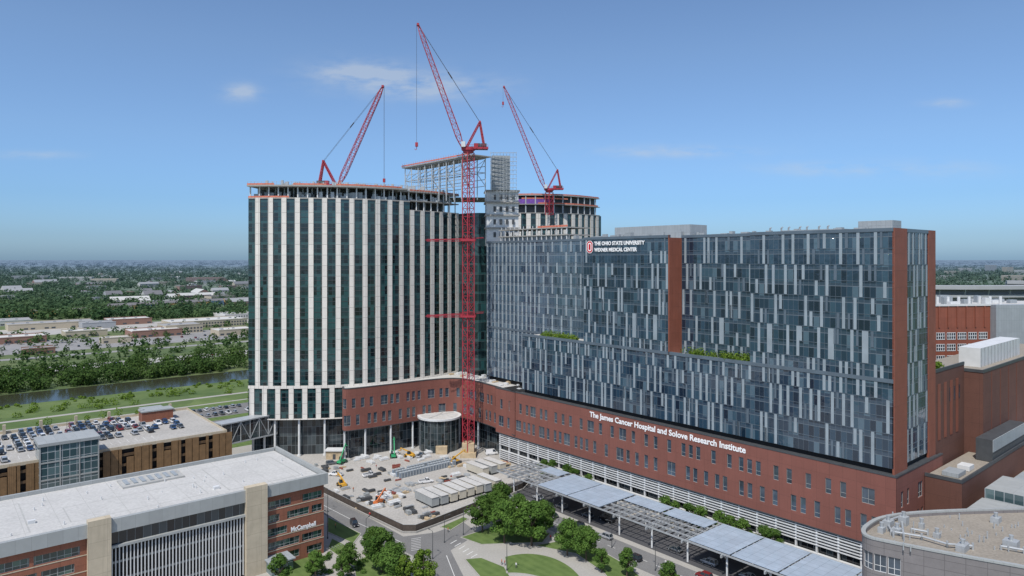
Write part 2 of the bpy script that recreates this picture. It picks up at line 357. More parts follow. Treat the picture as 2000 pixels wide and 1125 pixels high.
# ---------------------------------------------------------------- setting
def sheet(name,poly,z,m,th=0):
    mb=MB()
    if th: mb.prism(poly,0 if z<.5 else z-th,z,0)
    else: mb.face([(*p,z) for p in poly])
    return mb.build(name,[m],kind='structure')
S=40000
mb=MB(); mb.face([(-S,-2000,0),(S,-2000,0),(S,S,0),(-S,S,0)]); mb.build('ground',['ground'],kind='structure')
def band(name,s0,s1,t0,t1,z,m): return sheet(name,[G(s0,t0),G(s1,t0),G(s1,t1),G(s0,t1)],z,m)
band('pavement',-260,140,-60,250,.01,'pave')
band('meadow',-700,900,352,426,.012,'meadow')
band('lawn',-700,900,250,352,.008,'lawn')
band('path',-700,900,376,380,.02,'pave')
band('path',-700,900,355,357.5,.02,'pave')
band('river',-900,1500,426,468,.016,'water')
band('highway',-900,1800,556,584,.012,'conc')
band('highway_median',-900,1800,569,571,.03,'lawn')
band('road',-900,1800,648,660,.012,'lot')
band('parking_lot',-500,800,690,800,.012,'lot')
band('parking_lot',-300,900,860,960,.012,'conc')
band('parking_lot',-110,-10,318,346,.014,'asph')
band('road',-260,-100,207,225,.016,'asph')
band('road',-260,60,300,310,.014,'asph')
sheet('construction_yard',[gp(560,880),gp(820,868),gp(1030,898),gp(1020,958),gp(925,998),gp(852,1030),gp(790,1042),gp(640,968),gp(560,930)],.016,'conc')
roadA=[gp(500,905),gp(634,968),gp(700,1000),gp(788,1048),gp(850,1040),gp(905,1020),gp(935,1042),gp(880,1075),gp(905,1125),gp(960,1200),gp(820,1200),gp(838,1100),gp(790,1078),gp(700,1045),gp(600,985),gp(500,945)]
sheet('road',roadA,.022,'asph')
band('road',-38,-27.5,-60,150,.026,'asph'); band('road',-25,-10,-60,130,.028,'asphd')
def line(p,q,w,z=.036):
    d=(q[0]-p[0],q[1]-p[1]); L=math.hypot(*d); n=(-d[1]/L*w/2,d[0]/L*w/2)
    return [(p[0]+n[0],p[1]+n[1],z),(q[0]+n[0],q[1]+n[1],z),(q[0]-n[0],q[1]-n[1],z),(p[0]-n[0],p[1]-n[1],z)]
mb=MB()
for a,b in[((560,950),(700,1022)),((700,1022),(790,1062)),((872,1085),(905,1170))]: mb.face(line(gp(*a),gp(*b),.2))
for i in range(9):
    a=gp(880+i*8,1062+i*5.5); b=gp(892+i*8,1055+i*5.5); mb.face(line(a,b,.3))
for i in range(8):
    a=gp(803,1053+i*3.2); b=gp(822,1050+i*3.2); mb.face(line(a,b,.2,.04))
for t in range(-55,148,6): mb.face(line(G(-32.7,t),G(-32.7,t+3),.2))
mb.build('road_marking',['paint'],kind='structure')
mb=MB()
for t in(556.6,563,568.6,571.4,577,583.4):
    mb.face(line(G(-800,t),G(1700,t),.35,.03))
mb.build('highway_marking',['paint'],kind='structure')
def lawnpoly(pts): 
    P=[gp(*p) for p in pts]; sheet('lawn',P,.13,'lawn',.12)
    mb=MB(); n=len(P)
    for i in range(n):
        a,b=P[i],P[(i+1)%n]; mb.beam((*a,.08),(*b,.08),.3,0,.17)
    mb.build('kerb',['pave'],kind='structure')
lawnpoly([(640,1010),(705,1043),(690,1062),(640,1040)])
lawnpoly([(648,1052),(700,1078),(672,1095),(640,1072)])
lawnpoly([(560,1090),(600,1070),(640,1090),(600,1140),(540,1140)])
lawnpoly([(690,1100),(720,1085),(800,1110),(810,1150),(700,1160)])
def arc(cx,cy,rx,ry,a0,a1,n=18): return [(cx+rx*math.cos(math.radians(a0+(a1-a0)*i/n)),cy+ry*math.sin(math.radians(a0+(a1-a0)*i/n))) for i in range(n+1)]
lawnpoly(arc(1030,1170,118,88,-112,-12)+arc(1000,1190,118,70,-20,-95)[::1])
lawnpoly([(1045,1066),(1100,1056),(1165,1071),(1230,1108),(1275,1150),(1215,1165),(1180,1120),(1125,1082)])
lawnpoly([(908,1093),(940,1090),(985,1108),(1010,1150),(965,1165),(940,1130)])
lawnpoly([(900,1050),(960,1030),(1075,1042),(1060,1060),(940,1064)])
lawnpoly([(860,1030),(905,1010),(915,1014),(880,1036)])
# riverside and far woods
C=[];Rr=[]
for i in range(1100):
    s=R.uniform(-330,620); t=R.choice([R.uniform(472,485),R.uniform(475,545),R.uniform(520,549)]); x,y=G(s,t); h=R.uniform(6,12)
    C.append((x,y,h*.5)); Rr.append((h*.5,h*.5,h*.52))
leaf_obj('riverside_wood',leaf_arrays(C,Rr,120,.8),'leafC',kind='stuff',label='dense riverside trees along the river bank',category='trees')
C=[];Rr=[]
for i in range(620):
    s=R.uniform(-330,520); t=425-R.random()**1.3*45; x,y=G(s,t); h=R.uniform(.8,1.8) if t>408 else R.uniform(1.5,4.0)
    if t<400 and R.random()<.4: continue
    C.append((x,y,h*.45)); Rr.append((h*.8,h*.8,h*.55))
for i in range(60):
    s=R.uniform(-200,100); t=R.choice([314,349,297]); x,y=G(s,t); h=R.uniform(3,6); C.append((x,y,h*.6)); Rr.append((h*.4,h*.4,h*.5))
leaf_obj('riverside_shrubs',leaf_arrays(C,Rr,80,.42),'leafB',kind='stuff',label='green shrubs on the near river bank',category='plants')
C=[];Rr=[];Q=[]
def blob(x,y,h,w): C.append((x,y,h*.5)); Rr.append((w,w,h*.55)); Q.append(h*.14)
for i in range(800):
    s=R.uniform(-400,700); t=R.choice([R.uniform(590,645),R.uniform(590,645),R.uniform(664,688),R.uniform(805,850),R.uniform(700,790)]); x,y=G(s,t); h=R.uniform(4,9); blob(x,y,h,h*.55)
for i in range(8500):
    v=505+4+116*(R.random()**1.25); u=R.choice([R.uniform(-150,520),R.uniform(-150,520),R.uniform(1790,2150)]); x,y=gp(u,v)
    if math.sin(x*.006+1)*math.cos(y*.005)+R.uniform(-.8,.8)<-.5 and y<2600: continue
    if u>1500 and y<1000: continue
    h=R.uniform(8,16); k=max(1,y/2200); blob(x,y,h*min(k,1.4),h*.55*k)
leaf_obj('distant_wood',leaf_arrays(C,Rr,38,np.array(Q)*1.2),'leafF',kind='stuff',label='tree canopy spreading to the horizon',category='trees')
# background buildings
M['bw']=hazemat('pale roof',(.52,.51,.48)); M['bt']=hazemat('tan wall',(.46,.4,.3)); M['bb']=hazemat('brick wall',(.28,.16,.12)); M['bg']=hazemat('grey wall',(.34,.35,.36)); M['bo']=hazemat('orange wall',(.62,.38,.12)); M['bdk']=hazemat('dark windows',(.07,.08,.09)); M['bbl']=hazemat('blue wall',(.18,.3,.42)); M['broof']=hazemat('dark shingle roof',(.15,.14,.14)); M['bgr']=hazemat('grey roof',(.3,.3,.3))  # wall and roof colours carry the painted distance haze
def bgb(u,v,L,D,h,wm,rm='bw',rz=TH,lab='low retail building with flat pale roof',name='retail_building',gable=False,win=True):
    x,y=gp(u,v); r=root(name,lab,'building',x,y,0,rz,group='town buildings beyond the river'); mb=MB()
    mb.box(-L/2,-D/2,-.2,L/2,D/2,h,0,1)
    if gable:
        for a in(-1,1): mb.face([(-L/2-.4,a*(D/2+.4),h-.1),(L/2+.4,a*(D/2+.4),h-.1),(L/2+.4,0,h+D*.28),(-L/2-.4,0,h+D*.28)],1)
        for a in(-1,1): mb.face([(a*L/2,-D/2,h),(a*L/2,D/2,h),(a*L/2,0,h+D*.27)],0)
    else:
        mb.box(-L/2-.2,-D/2-.2,h,L/2+.2,-D/2+.3,h+.9,0); mb.box(-L/2-.2,D/2-.3,h,L/2+.2,D/2+.2,h+.9,0)
        for i in range(int(L/14)): mb.box(-L/2+5+i*14,-2+R.uniform(-4,4),h,-L/2+8+i*14,1,h+1.5,2)
    mb.build('wall',[wm,rm,'bg'],r)
    if win:
        w=MB(); nf=max(1,int(h/3.6))
        for f in range(nf):
            z=.8+f*3.5; n=max(2,int(L/(6.5 if nf==1 else 3.4)))
            for i in range(n):
                if nf==1 and R.random()<.35: continue
                xx=-L/2+(i+.5)*L/n; w.box(xx-L/n*.3,-D/2-.06,z,xx+L/n*.3,-D/2-.01,z+1.9)
        for f in range(nf):
            for i in range(max(2,int(D/5))):
                yy=-D/2+(i+.5)*D/max(2,int(D/5)); w.box(L/2+.01,yy-1,.8+f*3.5,L/2+.06,yy+1,2.6+f*3.5)
        w.build('window',['bdk'],r,kind='stuff')
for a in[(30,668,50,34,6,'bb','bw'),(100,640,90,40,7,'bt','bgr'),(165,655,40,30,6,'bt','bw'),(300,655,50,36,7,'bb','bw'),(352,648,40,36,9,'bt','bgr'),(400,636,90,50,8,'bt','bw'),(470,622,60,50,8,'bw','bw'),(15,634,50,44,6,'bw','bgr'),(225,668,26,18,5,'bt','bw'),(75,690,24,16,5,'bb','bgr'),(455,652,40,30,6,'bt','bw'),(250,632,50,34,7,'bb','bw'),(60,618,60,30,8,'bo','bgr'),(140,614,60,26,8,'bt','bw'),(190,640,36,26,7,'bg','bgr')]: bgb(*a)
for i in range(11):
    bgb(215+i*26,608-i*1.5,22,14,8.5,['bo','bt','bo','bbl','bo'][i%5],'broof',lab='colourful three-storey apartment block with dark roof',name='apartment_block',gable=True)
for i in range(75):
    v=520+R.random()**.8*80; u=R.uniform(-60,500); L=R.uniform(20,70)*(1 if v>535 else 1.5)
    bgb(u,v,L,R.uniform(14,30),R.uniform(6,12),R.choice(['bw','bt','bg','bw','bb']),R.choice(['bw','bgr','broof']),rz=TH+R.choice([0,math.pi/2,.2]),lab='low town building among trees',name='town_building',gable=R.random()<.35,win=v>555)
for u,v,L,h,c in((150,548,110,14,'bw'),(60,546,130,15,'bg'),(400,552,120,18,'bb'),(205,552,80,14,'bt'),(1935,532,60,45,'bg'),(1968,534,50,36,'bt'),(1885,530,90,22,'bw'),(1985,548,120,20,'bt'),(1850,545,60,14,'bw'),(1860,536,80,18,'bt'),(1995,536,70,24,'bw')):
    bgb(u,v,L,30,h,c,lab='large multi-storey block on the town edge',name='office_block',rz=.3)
# stadium
st=root('stadium','white concrete stadium with curved tiered rim','stadium',560,860,0,.3)
mb=MB()
pth=Path([(math.cos(math.radians(a))*150,math.sin(math.radians(a))*85) for a in range(150,391,6)])
for z0,z1,o in((0,34,0),(34,36,4),(43,46,7),(52,56,11)): slabpath(mb,pth,0,pth.L,z0,z1,-10,o,0)
slabpath(mb,pth,0,pth.L,36,52,-8,-2,1)
for i in range(0,20): 
    p=pth.at(i*pth.L/19,3); q=pth.at(i*pth.L/19,9); mb.beam((*p,34),(*q,54),.9)
mb.build('stand',['bg','bgr'],st)
# ---------------------------------------------------------------- hospital (blue glass)
J=root('hospital_building','blue glass hospital tower over long red brick base','hospital',CX,CY,0,TH)
mb=MB(); mb.box(11,.6,0,28,179,92.6,0,1); mb.box(.8,.6,0,11,143,53,0,1); mb.box(.8,.6,53,11,39.6,92.6,0,1); mb.box(7.4,39.6,53,11,70,92.6,0,1); mb.box(.8,70.4,53,11,108,92.6,0,1); mb.build('core',['black','roofw'],J)
def JP(a,b): return Path([a,b])
DL=10
segs=[((DL,180),(DL,108.9),54,93,1),((0,108.9),(0,69.6),54,93,0),((6.7,69.6),(6.7,40.3),54,93,0),((0,40.3),(0,0),54,93,0),((DL,180),(DL,143.8),32,54,1),((0,143.8),(0,0),32,54,0),((8.4,0),(23.8,0),32,93,0)]
pan=[]; mv=MB()
for a,b,z0,z1,gm in segs:
    gl=MB(); P=JP(a,b); strip(gl,P,0,P.L,z0,z1); gl.build('curtain_wall',['glassK' if gm else 'glassJ'],J)
    slabpath(mv,P,0,P.L,z1,z1+(1.0 if z1<60 else .9),-.5,.2,1)
    rows=int(round((z1-z0)/4.36)); base=round((z0-32)/4.36); rh=(z1-z0)/rows
    for r in range(rows+1):
        if r: slabpath(mv,P,0,P.L,z0+r*rh-.06,z0+r*rh+.06,.004,.07,1)
    if gm:
        n=int(P.L/2.7)
        for i in range(n):
            u=i*2.7+.3
            for r in range(rows):
                if u<34 or (i+r//2)%2==0: 
                    if R.random()<.96: pan.append((a,b,u,u+.85,z0+r*rh+.1,z0+(r+1)*rh-.1,0))
                elif R.random()<.5: pan.append((a,b,u+.9,u+1.5,z0+r*rh+.1,z0+(r+1)*rh-.1,1))
        continue
    pitch=3.0; n=int(P.L/pitch)
    for i in range(n+1):
        r=-(base%2)
        while r<rows:
            ra,rb=max(0,r),min(rows,r+2); pr_=((r+base)//2); sh=[0,1.5,0.75,2.2][(pr_*1+ (i%3==2))%4]
            u=i*pitch+.35+sh
            insign=(z0==54 and a[1]==108.9 and 1.2<u<31 and z0+rb*rh>89)
            if u+1<P.L and rb>ra and not insign:
                q=R.random()
                if q<.62: pan.append((a,b,u,u+.8,z0+ra*rh+.12,z0+rb*rh-.12,0))
                elif q<.86: 
                    k=ra if R.random()<.5 else rb-1; pan.append((a,b,u,u+.8,z0+k*rh+.12,z0+(k+1)*rh-.12,0 if R.random()<.7 else 1))
                if u+2.4<P.L and R.random()<.3:
                    q=ra if R.random()<.5 else rb-1; pan.append((a,b,u+1.5,u+2.1,z0+q*rh+.12,z0+(q+1)*rh-.12,1))
            r+=2
mv.build('floor_band',['panelL','panelM'],J)
pan.sort(key=lambda q:(q[0][1]-q[2]) if q[0][1]>0 else -50)
rest=MB()
for i,(a,b,u0,u1,z0,z1,m) in enumerate(pan):
    w=MB() if i<98 else rest
    slabpath(w,JP(a,b),u0,u1,z0,z1,.01,.16,m)
    if i<98: w.build('facade_panel',['panelL','panelM'],J)
rest.build('facade_panel',['panelL','panelM'],J,kind='stuff')
te=MB(); strip(te,JP((0,69.6),(6.7,69.6)),0,6.7,54,93); te.box(-.2,69.6,54,-.001,70.1,93.9); te.build('terracotta_panel',['terra'],J)
for a,b,z0,z1 in(((0,0),(8.4,0),24,93),((23.8,0),(29,0),24,93)): 
    te=MB(); P=JP(a,b); slabpath(te,P,0,P.L,z0,z1+.9,-.3,.25); te.build('terracotta_panel',['terra'],J)
boxes('ledge',['greyd','roofw'],J,[(1.2,.9,30.2,2,143,32,0),(-1,-.9,30.55,29,144.5,30.6,0),(.02,40.5,53,6.6,69.4,54.05,1),(.02,109.1,53,DL-.1,143.6,54.05,1)])
boxes('roof_plant',['grey'],J,[(12,70,93,22,104,97.8,0),(10,4,93,16,13,96.4,0),(11,18,93,18,36,94.6,0)])
mb=MB()
for i in range(44): 
    y=R.uniform(5,125); x=R.uniform(3 if y<38 or 72<y<106 else 11,15); h=R.uniform(.8,2.4); mb.box(x,y,93,x+R.uniform(.5,2),y+R.uniform(.5,3),93+h,0)
for i in range(7): y=19+i*2.9+R.uniform(-.5,.5); mb.cyl((5,y,93),(5,y,95.0),.25,8,0); mb.cyl((5,y,95.0),(5.7,y,95.3),.22,6,0)
mb.build('roof_vents',['grey'],J,kind='stuff')
# brick base
P=Path([(-1,160),(-1,-1)])
def winrow(L,z0,z1,step,u0=2,seed=0,wide=.45):
    rr=random.Random(seed); u=u0; o=[]
    while u<L-5:
        w=rr.choice([1.6,1.6,3.3]) if rr.random()<wide else 1.6; o.append((u,u+w)); u+=w+rr.choice([1.2,2.4,step])
    return (z0,z1,o)
def brickwall(P,parent,z0=11.5,z1=30.2,seed=1,sk=4.0,m='brick'):
    w=MB(); r1=winrow(P.L,21.8,26.0,sk,3,seed,.3); r2=winrow(P.L,14.4,18.9,sk,2,seed+1,.7)
    ops=wall(w,P,[(z0,14.4,[]),r2,(18.9,21.8,[]),r1,(26.0,z1,[])],.3)
    slabpath(w,P,0,P.L,z1,z1+.35,-.6,.1,1); slabpath(w,P,0,P.L,z0-.3,z0,-4,.02,1)
    w.build('brick_wall',[m,'greyd'],parent); return ops
ops=brickwall(P,J,seed=4); windows(P,ops,J,.28)
P2=Path([(-1,-1.05),(32,-1.05)]); ops=brickwall(P2,J,seed=9,sk=6); windows(P2,ops,J,.28)
mb=MB(); mb.box(-.6,-.6,11,29,159,30.1,0); mb.build('inner_core',['black'],J)
Pb=Path([(.6,158),(.6,0)]); mb=MB(); strip(mb,Pb,0,Pb.L,0,11.2); mb.build('base_glazing',['glassL'],J)
for i in range(13):
    z=.7+i*.82
    if i in(5,6): continue
    s_=MB(); slabpath(s_,Pb,0,Pb.L,z,z+.26,.35,1.3); s_.build('slat',['white'],J)
for i in range(27):
    mb=MB(); u=.2+i*6; q=Pb.at(u,.8); mb.box(q[0]-.3,q[1]-.25,0,q[0]+.3,q[1]+.25,11.2); mb.build('slat_post',['white'],J)
# signs
text_mesh('sign_lettering','The James Cancer Hospital and Solove Research Institute',J,(-1.03,104.8,27.5),(0,-1),63.7,1.95,bold=.025)
text_mesh('sign_lettering','THE OHIO STATE UNIVERSITY',J,(-.3,103.2,90.9),(0,-1),23.4,1.35,bold=.035)
text_mesh('sign_lettering','WEXNER MEDICAL CENTER',J,(-.3,103.2,88.6),(0,-1),20.0,1.3,bold=.035)
mb=MB()
def octo(w,h,c): return [(-w/2+c,-h/2),(w/2-c,-h/2),(w/2,-h/2+c),(w/2,h/2-c),(w/2-c,h/2),(-w/2+c,h/2),(-w/2,h/2-c),(-w/2,-h/2+c)]
for i,(w,h,c,mm) in enumerate(((3.2,4.6,.9,0),(2.8,4.2,.8,1),(1.8,3.1,.5,0),(1.0,2.3,.3,1))):
    mb.face([(-.3-i*.03,105.5-y,90.3+z) for y,z in octo(w,h,c)],mm)
mb.build('sign_logo',['lettering','logoR'],J)
# unfinished roof storey
mb=MB()
mb.box(11.5,128,93,11.9,170,96,1)
for z in(95.6,98.6): mb.box(10.5,128,z,24,172,z+.4,0)
for i in range(15): y=128.5+i*3; mb.box(10.7,y,93,11.1,y+.35,98.6,2); mb.box(11,y,97,11.3,y+.15,100,2)
mb.box(10.6,128,99.05,10.7,146,99.8,3)
mb.build('unfinished_storey',['slab','grey','white','orange'],J)
for k,(t0,t1) in enumerate(((42,66),(116,134))):
    C=[];Rr=[]
    for i in range(60): 
        h=R.uniform(.7,2.0); C.append((R.uniform(1,5),R.uniform(t0,t1),54.2+h*.6)); Rr.append((h,h,h))
    o=leaf_obj('terrace_shrubs',leaf_arrays(C,Rr,60,.28),'leafB',kind='stuff',label='green shrubs planted on the hospital roof terrace',category='plants'); o.location=(CX,CY,0); o.rotation_euler=(0,0,TH)
# ---------------------------------------------------------------- new tower
N_=root('hospital_tower','unfinished tower with off-white stripes and dark green glass','hospital tower')
PT=Path(catmull([(-114.6,300.5),(-103,299.6),(-86,300.6),(-69.8,304),(-56,311),(-47.1,318),(-36,328.5),(-26.5,341)],6))
uS=PT.u[min(range(len(PT.p)),key=lambda i:abs(PT.p[i][0]+47.1))]
back=[(-8,380),(-60,380),(-121,345)]
poly=PT.offs(-.4)+back
mb=MB(); mb.prism(poly,16.6,107.9,0,1); k=[p for p in PT.offs(-.4) if p[0]<-47]; mb.prism(k+[(-47,360),(-119,344)],107.9,111.9,0,1)
mb.build('core',['black','slab'],N_)
mb=MB(); strip(mb,PT,0,uS,16.6,112); strip(mb,PT,uS,PT.L,30,108)
strip(mb,Path([(-26.5,341),(-24,337.5),(-20,334.5),(-16,332.5),(-12.5,333.5),(-10.5,338)]),0,20,30,108)
strip(mb,Path([(-120,345),(-114.6,300.5)]),0,45,16.6,112); mb.build('curtain_wall',['glassT'],N_)
def ff(u): return 112.4 if u<uS-.5 else 108.3
u=3.2
while u<PT.L-1.2:
    w=MB(); slabpath(w,PT,u,u+2.2,30.8,ff(u),.01,.4); w.build('facade_stripe',['precast'],N_); u+=5.75
u=.6
while u<48:
    w=MB(); slabpath(w,PT,u,u+2.2,16.4,29.6,.01,.4); w.build('facade_stripe',['precast'],N_); u+=5.75
mb=MB(); slabpath(mb,PT,0,PT.L-1,29.6,30.8,-.1,.45); mb.build('belt_course',['precast'],N_)
mb=MB(); slabpath(mb,PT,0,60,16.1,16.5,-5,.5); mb.build('soffit',['precast'],N_)
mb=MB()
for f in range(21):
    z=16.6+4.6*f
    slabpath(mb,PT,0,uS if z>100 or z<30 else PT.L,z,z+.16,.012,.12)
mb.build('mullion',['greyd'],N_)
mb=MB(); strip(mb,PT,0,PT.L,0,16.4,-3.5); mb.build('lobby_glass',['glassL'],N_)
for uu in(1.5,11.5,22,33,43.5):
    p=PT.at(uu,-1.2); w=MB(); w.cyl((*p,0),(*p,16.2),.5,12); w.cyl((*p,0),(*p,.6),.8,12); w.build('column',['white'],N_)
mb=MB(); cn=MB()
slabpath(mb,PT,0,uS,111.95,112.5,-12,.38,0); slabpath(mb,PT,0,uS-2,117.2,117.9,-16,1.6,0)
slabpath(mb,PT,uS,PT.L,108.0,108.4,-12,.3,0); slabpath(mb,PT,uS,PT.L,112.4,112.9,-12,.3,0); slabpath(mb,PT,uS-6,PT.L,116.6,117.2,-14,.6,0)
mb.face([(*p,117.8) for p in [q for q in PT.offs(-14) if q[0]<-47]+[(-47,362),(-121,344)]],0)
mb.face([(*p,116.9) for p in [q for q in PT.offs(-13) if q[0]>-50]+[(-5,350),(0,380),(-50,380)]],0)
mb.build('roof_slab',['slab'],N_)
mb=MB(); strip(mb,PT,0,PT.L,108.2,116.9,-9,0); mb.build('inner_wall',['greyd'],N_)
u=.6
while u<PT.L:
    w=MB(); z0=112.4 if u<uS else 108.4; p=PT.at(u,-.6); w.box(p[0]-.25,p[1]-.25,z0,p[0]+.25,p[1]+.25,117.2); w.build('column',['white'],N_)
    p=PT.at(u+1,-6); cn.box(p[0]-.25,p[1]-.25,z0,p[0]+.25,p[1]+.25,117.1); u+=4.2
for i in range(80):
    uu=R.uniform(1,PT.L-2); p=PT.at(uu,-R.uniform(1,7)); cn.box(p[0],p[1],112.5,p[0]+R.uniform(.6,3),p[1]+1,112.5+R.uniform(.5,3))
for i in range(130):
    uu=R.uniform(1,PT.L-2); p=PT.at(uu,-R.uniform(2,16)); h=R.uniform(.4,2.8); cn.box(p[0],p[1],117.8,p[0]+R.uniform(.2,1.6),p[1]+.8,117.8+h)
cn.build('interior_frame',['steel'],N_,kind='stuff')
for a,b,o,z in((0,18,.2,112.5),(20,34,1.3,117.9),(38,uS-5,1.3,117.9),(uS,PT.L,.2,117.2),(2,16,-5,117.9),(0,12,1.3,117.9)): mb=MB(); slabpath(mb,PT,a,b,z,z+.7,o-.06,o); mb.build('safety_netting',['orange'],N_)
mb=MB()
uu=0
while uu<PT.L:
    p=PT.at(uu,.9); z=117.9 if uu<uS else 117.2; mb.beam((*p,z),(*p,z+1.5),.1); uu+=1.6
slabpath(mb,PT,0,PT.L,119.2,119.28,.85,.95); mb.build('guard_rail',['steel'],N_)
# steel frame on the roof, aligned with the street grid
o=Vector((-19,309,0)); d1=Vector((-.65,.76,0)); d2=Vector((.76,.65,0))
fr=MB()
def FP(a,b,z): q=o+d1*a+d2*b; return (q.x,q.y,z)
for a in range(0,55,6):
    for b in(0,9):
        fr.beam(FP(a,b,113),FP(a,b,131.5),.42)
        if a<54: 
            for z in(119,122,125,128,131.5): fr.beam(FP(a,b,z),FP(a+6,b,z),.26)
            if (a//6)%2==0: fr.beam(FP(a,b,119),FP(a+6,b,125),.2); fr.beam(FP(a+6,b,125),FP(a,b,131),.2)
    for z in(125,131.5): fr.beam(FP(a,0,z),FP(a,9,z),.28)
    fr.beam(FP(a,0,125),FP(a,9,131),.18)
for a in range(0,54,2): fr.beam(FP(a,0,131.5),FP(a,9,131.5),.18); fr.beam(FP(a,-.1,119),FP(a,-.1,125 if a%4 else 131),.12)
fr.build('steel_frame',['steel'],N_)
mb=MB(); mb.hexa([FP(-3,-.8,131.8),FP(56,-.8,131.8),FP(56,10,131.8),FP(-3,10,131.8)][::-1],[FP(-3,-.8,132.3),FP(56,-.8,132.3),FP(56,10,132.3),FP(-3,10,132.3)][::-1]); mb.build('roof_deck',['slab'],N_)
mb=MB(); mb.beam(FP(-3,-.9,132.8),FP(56,-.9,132.8),.1,0,.6)
for a in range(-3,56,2): mb.beam(FP(a,-.9,132.3),FP(a,-.9,134),.1)
mb.build('safety_netting',['orange'],N_)
mb=MB(); mb.obox((-5.5,326,118),(8.5,8,16),.1,0); mb.build('lift_core',['grey'],N_)
mb=MB()
for k in range(9):
    x=-10+k*1.5; mb.beam((x,320.6,112),(x,320.6,135.5),.14)
for z in range(113,136,2): 
    mb.beam((-10,320.6,z),(2.2,320.6,z),.1); mb.beam((-10,320.0,z),(2.2,320.0,z),.5,0,.08)
for k in range(0,8,2):
    for z in range(113,133,4): mb.beam((-10+k*1.5,320.5,z),(-8.5+k*1.5,320.5,z+2),.08)
mb.build('scaffold',['steel'],N_)
mb=MB(); mb.obox((-5,330,92),(15,12,26),.1,0,1)
for z in(100,106,112,117.4): mb.obox((-5,329.6,z),(16.2,13.2,.7),.1,1)
for k in range(5): 
    for z in(96,102,108,113.5): mb.obox((-11+k*2.9,323.7,z),(1.2,.3,2.4),.1,2)
mb.build('stair_core',['white','slab','greyd'],N_)
# rear wing
PW=Path(catmull([(-4,424),(16,422),(38,430),(58,450)],5))
mb=MB(); mb.prism(PW.offs(-.4)+[(58,500),(-4,500)],0,113.5,0,1); mb.build('rear_core',['black','slab'],N_)
mb=MB(); strip(mb,PW,0,PW.L,80,113.6); mb.build('rear_curtain_wall',['glassT'],N_)
u=1
while u<PW.L-2: 
    w=MB(); slabpath(w,PW,u,u+2.8,80,113.6,.01,.5); w.build('facade_stripe',['precast'],N_); u+=5.9
for z,oo in((113.6,.6),(119.0,.5),(124.5,.3)): mb=MB(); slabpath(mb,PW,0,PW.L-2,z,z+.45,-22,oo,0); mb.build('rear_slab',['slab'],N_)
mb=MB(); strip(mb,PW,0,PW.L-3,113.8,124.5,-3); mb.build('rear_inner_wall',['greyd'],N_)
u=.5
while u<PW.L-2: mb=MB(); p=PW.at(u,-.5); mb.box(p[0]-.35,p[1]-.35,114,p[0]+.35,p[1]+.35,124.5); mb.build('column',['steel'],N_); u+=6
mb=MB()
for u0 in range(0,14): p=PW.at(u0*4,-8); mb.box(p[0],p[1],125.0,p[0]+1.2,p[1]+1,125.0+R.uniform(.5,2))
mb.build('roof_equipment',['steel'],N_,kind='stuff')
for a_,b_,z0,z1,o0,mm in((0,PW.L-3,125.0,125.7,.2,'orange'),(0,28,119.6,122.4,-.4,'purple'),(20,PW.L-4,119.5,120.3,.3,'orange'),(10,40,122.5,123.2,-.3,'orange')): mb=MB(); slabpath(mb,PW,a_,b_,z0,z1,o0,o0+.1); mb.build('safety_netting',[mm],N_)
# brick podium of the tower
PP=Path(catmull([(-73.5,300),(-72.6,296.6),(-69.5,295.6),(-54.4,305.5),(-40,316),(-31,320.5),(-24,320.5),(-17,314),(-9,303.5),(1.2,287.8)],5))
ops=brickwall(PP,N_,12.5,30.2,21,3.6); windows(PP,ops,N_,.28)
mb=MB(); mb.prism(PP.offs(-.5)+[(4,310),(-30,345),(-70,312)],12.3,30.0,0,1); mb.build('podium_core',['black','roofw'],N_)
mb=MB(); strip(mb,PP,2,PP.L,0,12.4,-3.2); mb.build('podium_lobby_glass',['glassL'],N_)
for uu in(3,15,27,38,60,72):
    p=PP.at(uu,-.9); w=MB(); w.cyl((*p,0),(*p,12.2),.45,12); w.cyl((*p,0),(*p,.5),.7,12); w.build('column',['white'],N_)
mb=MB()
for i in range(36): 
    u0=R.uniform(50,PP.L-6); p=PP.at(u0,-R.uniform(3,14)); mb.obox((p[0],p[1],30.05),(R.uniform(.6,3),R.uniform(.6,2),R.uniform(.3,1.3)),TH,R.choice([0,0,1]))
mb.build('roof_materials',['white','tan'],N_,kind='stuff')
# entrance drum
dx,dy=-33,314; mb=MB()
ring=Path([(dx+9*math.cos(math.radians(a)),dy+9*math.sin(math.radians(a))) for a in range(-180,181,10)])
strip(mb,ring,0,ring.L,0,14.2); mb.build('entrance_drum_glass',['glassD'],N_)
cir=lambda r:[(dx+r*math.cos(math.radians(a)),dy+r*math.sin(math.radians(a))) for a in range(0,360,10)]
mb=MB(); mb.prism(cir(9.9),14.2,15.0,0,0); mb.build('entrance_drum_roof',['white'],N_)
mb=MB(); mb.face([(*p,15.01) for p in cir(8.6)],0)
for i in range(9): a=i*.7; mb.beam((dx,dy,15.1),(dx+8*math.cos(a),dy+8*math.sin(a),15.1),.2)
mb.build('drum_skylight',['roofw'],N_)
mb=MB()
for a in range(-170,10,20):
    x,y=dx+9.1*math.cos(math.radians(a)),dy+9.1*math.sin(math.radians(a)); mb.beam((x,y,0),(x,y,14.2),.12)
mb.obox((dx+2,dy-9.6,0),(5,2,3.4),0,1); mb.build('entrance_frame',['grey','tan'],N_)
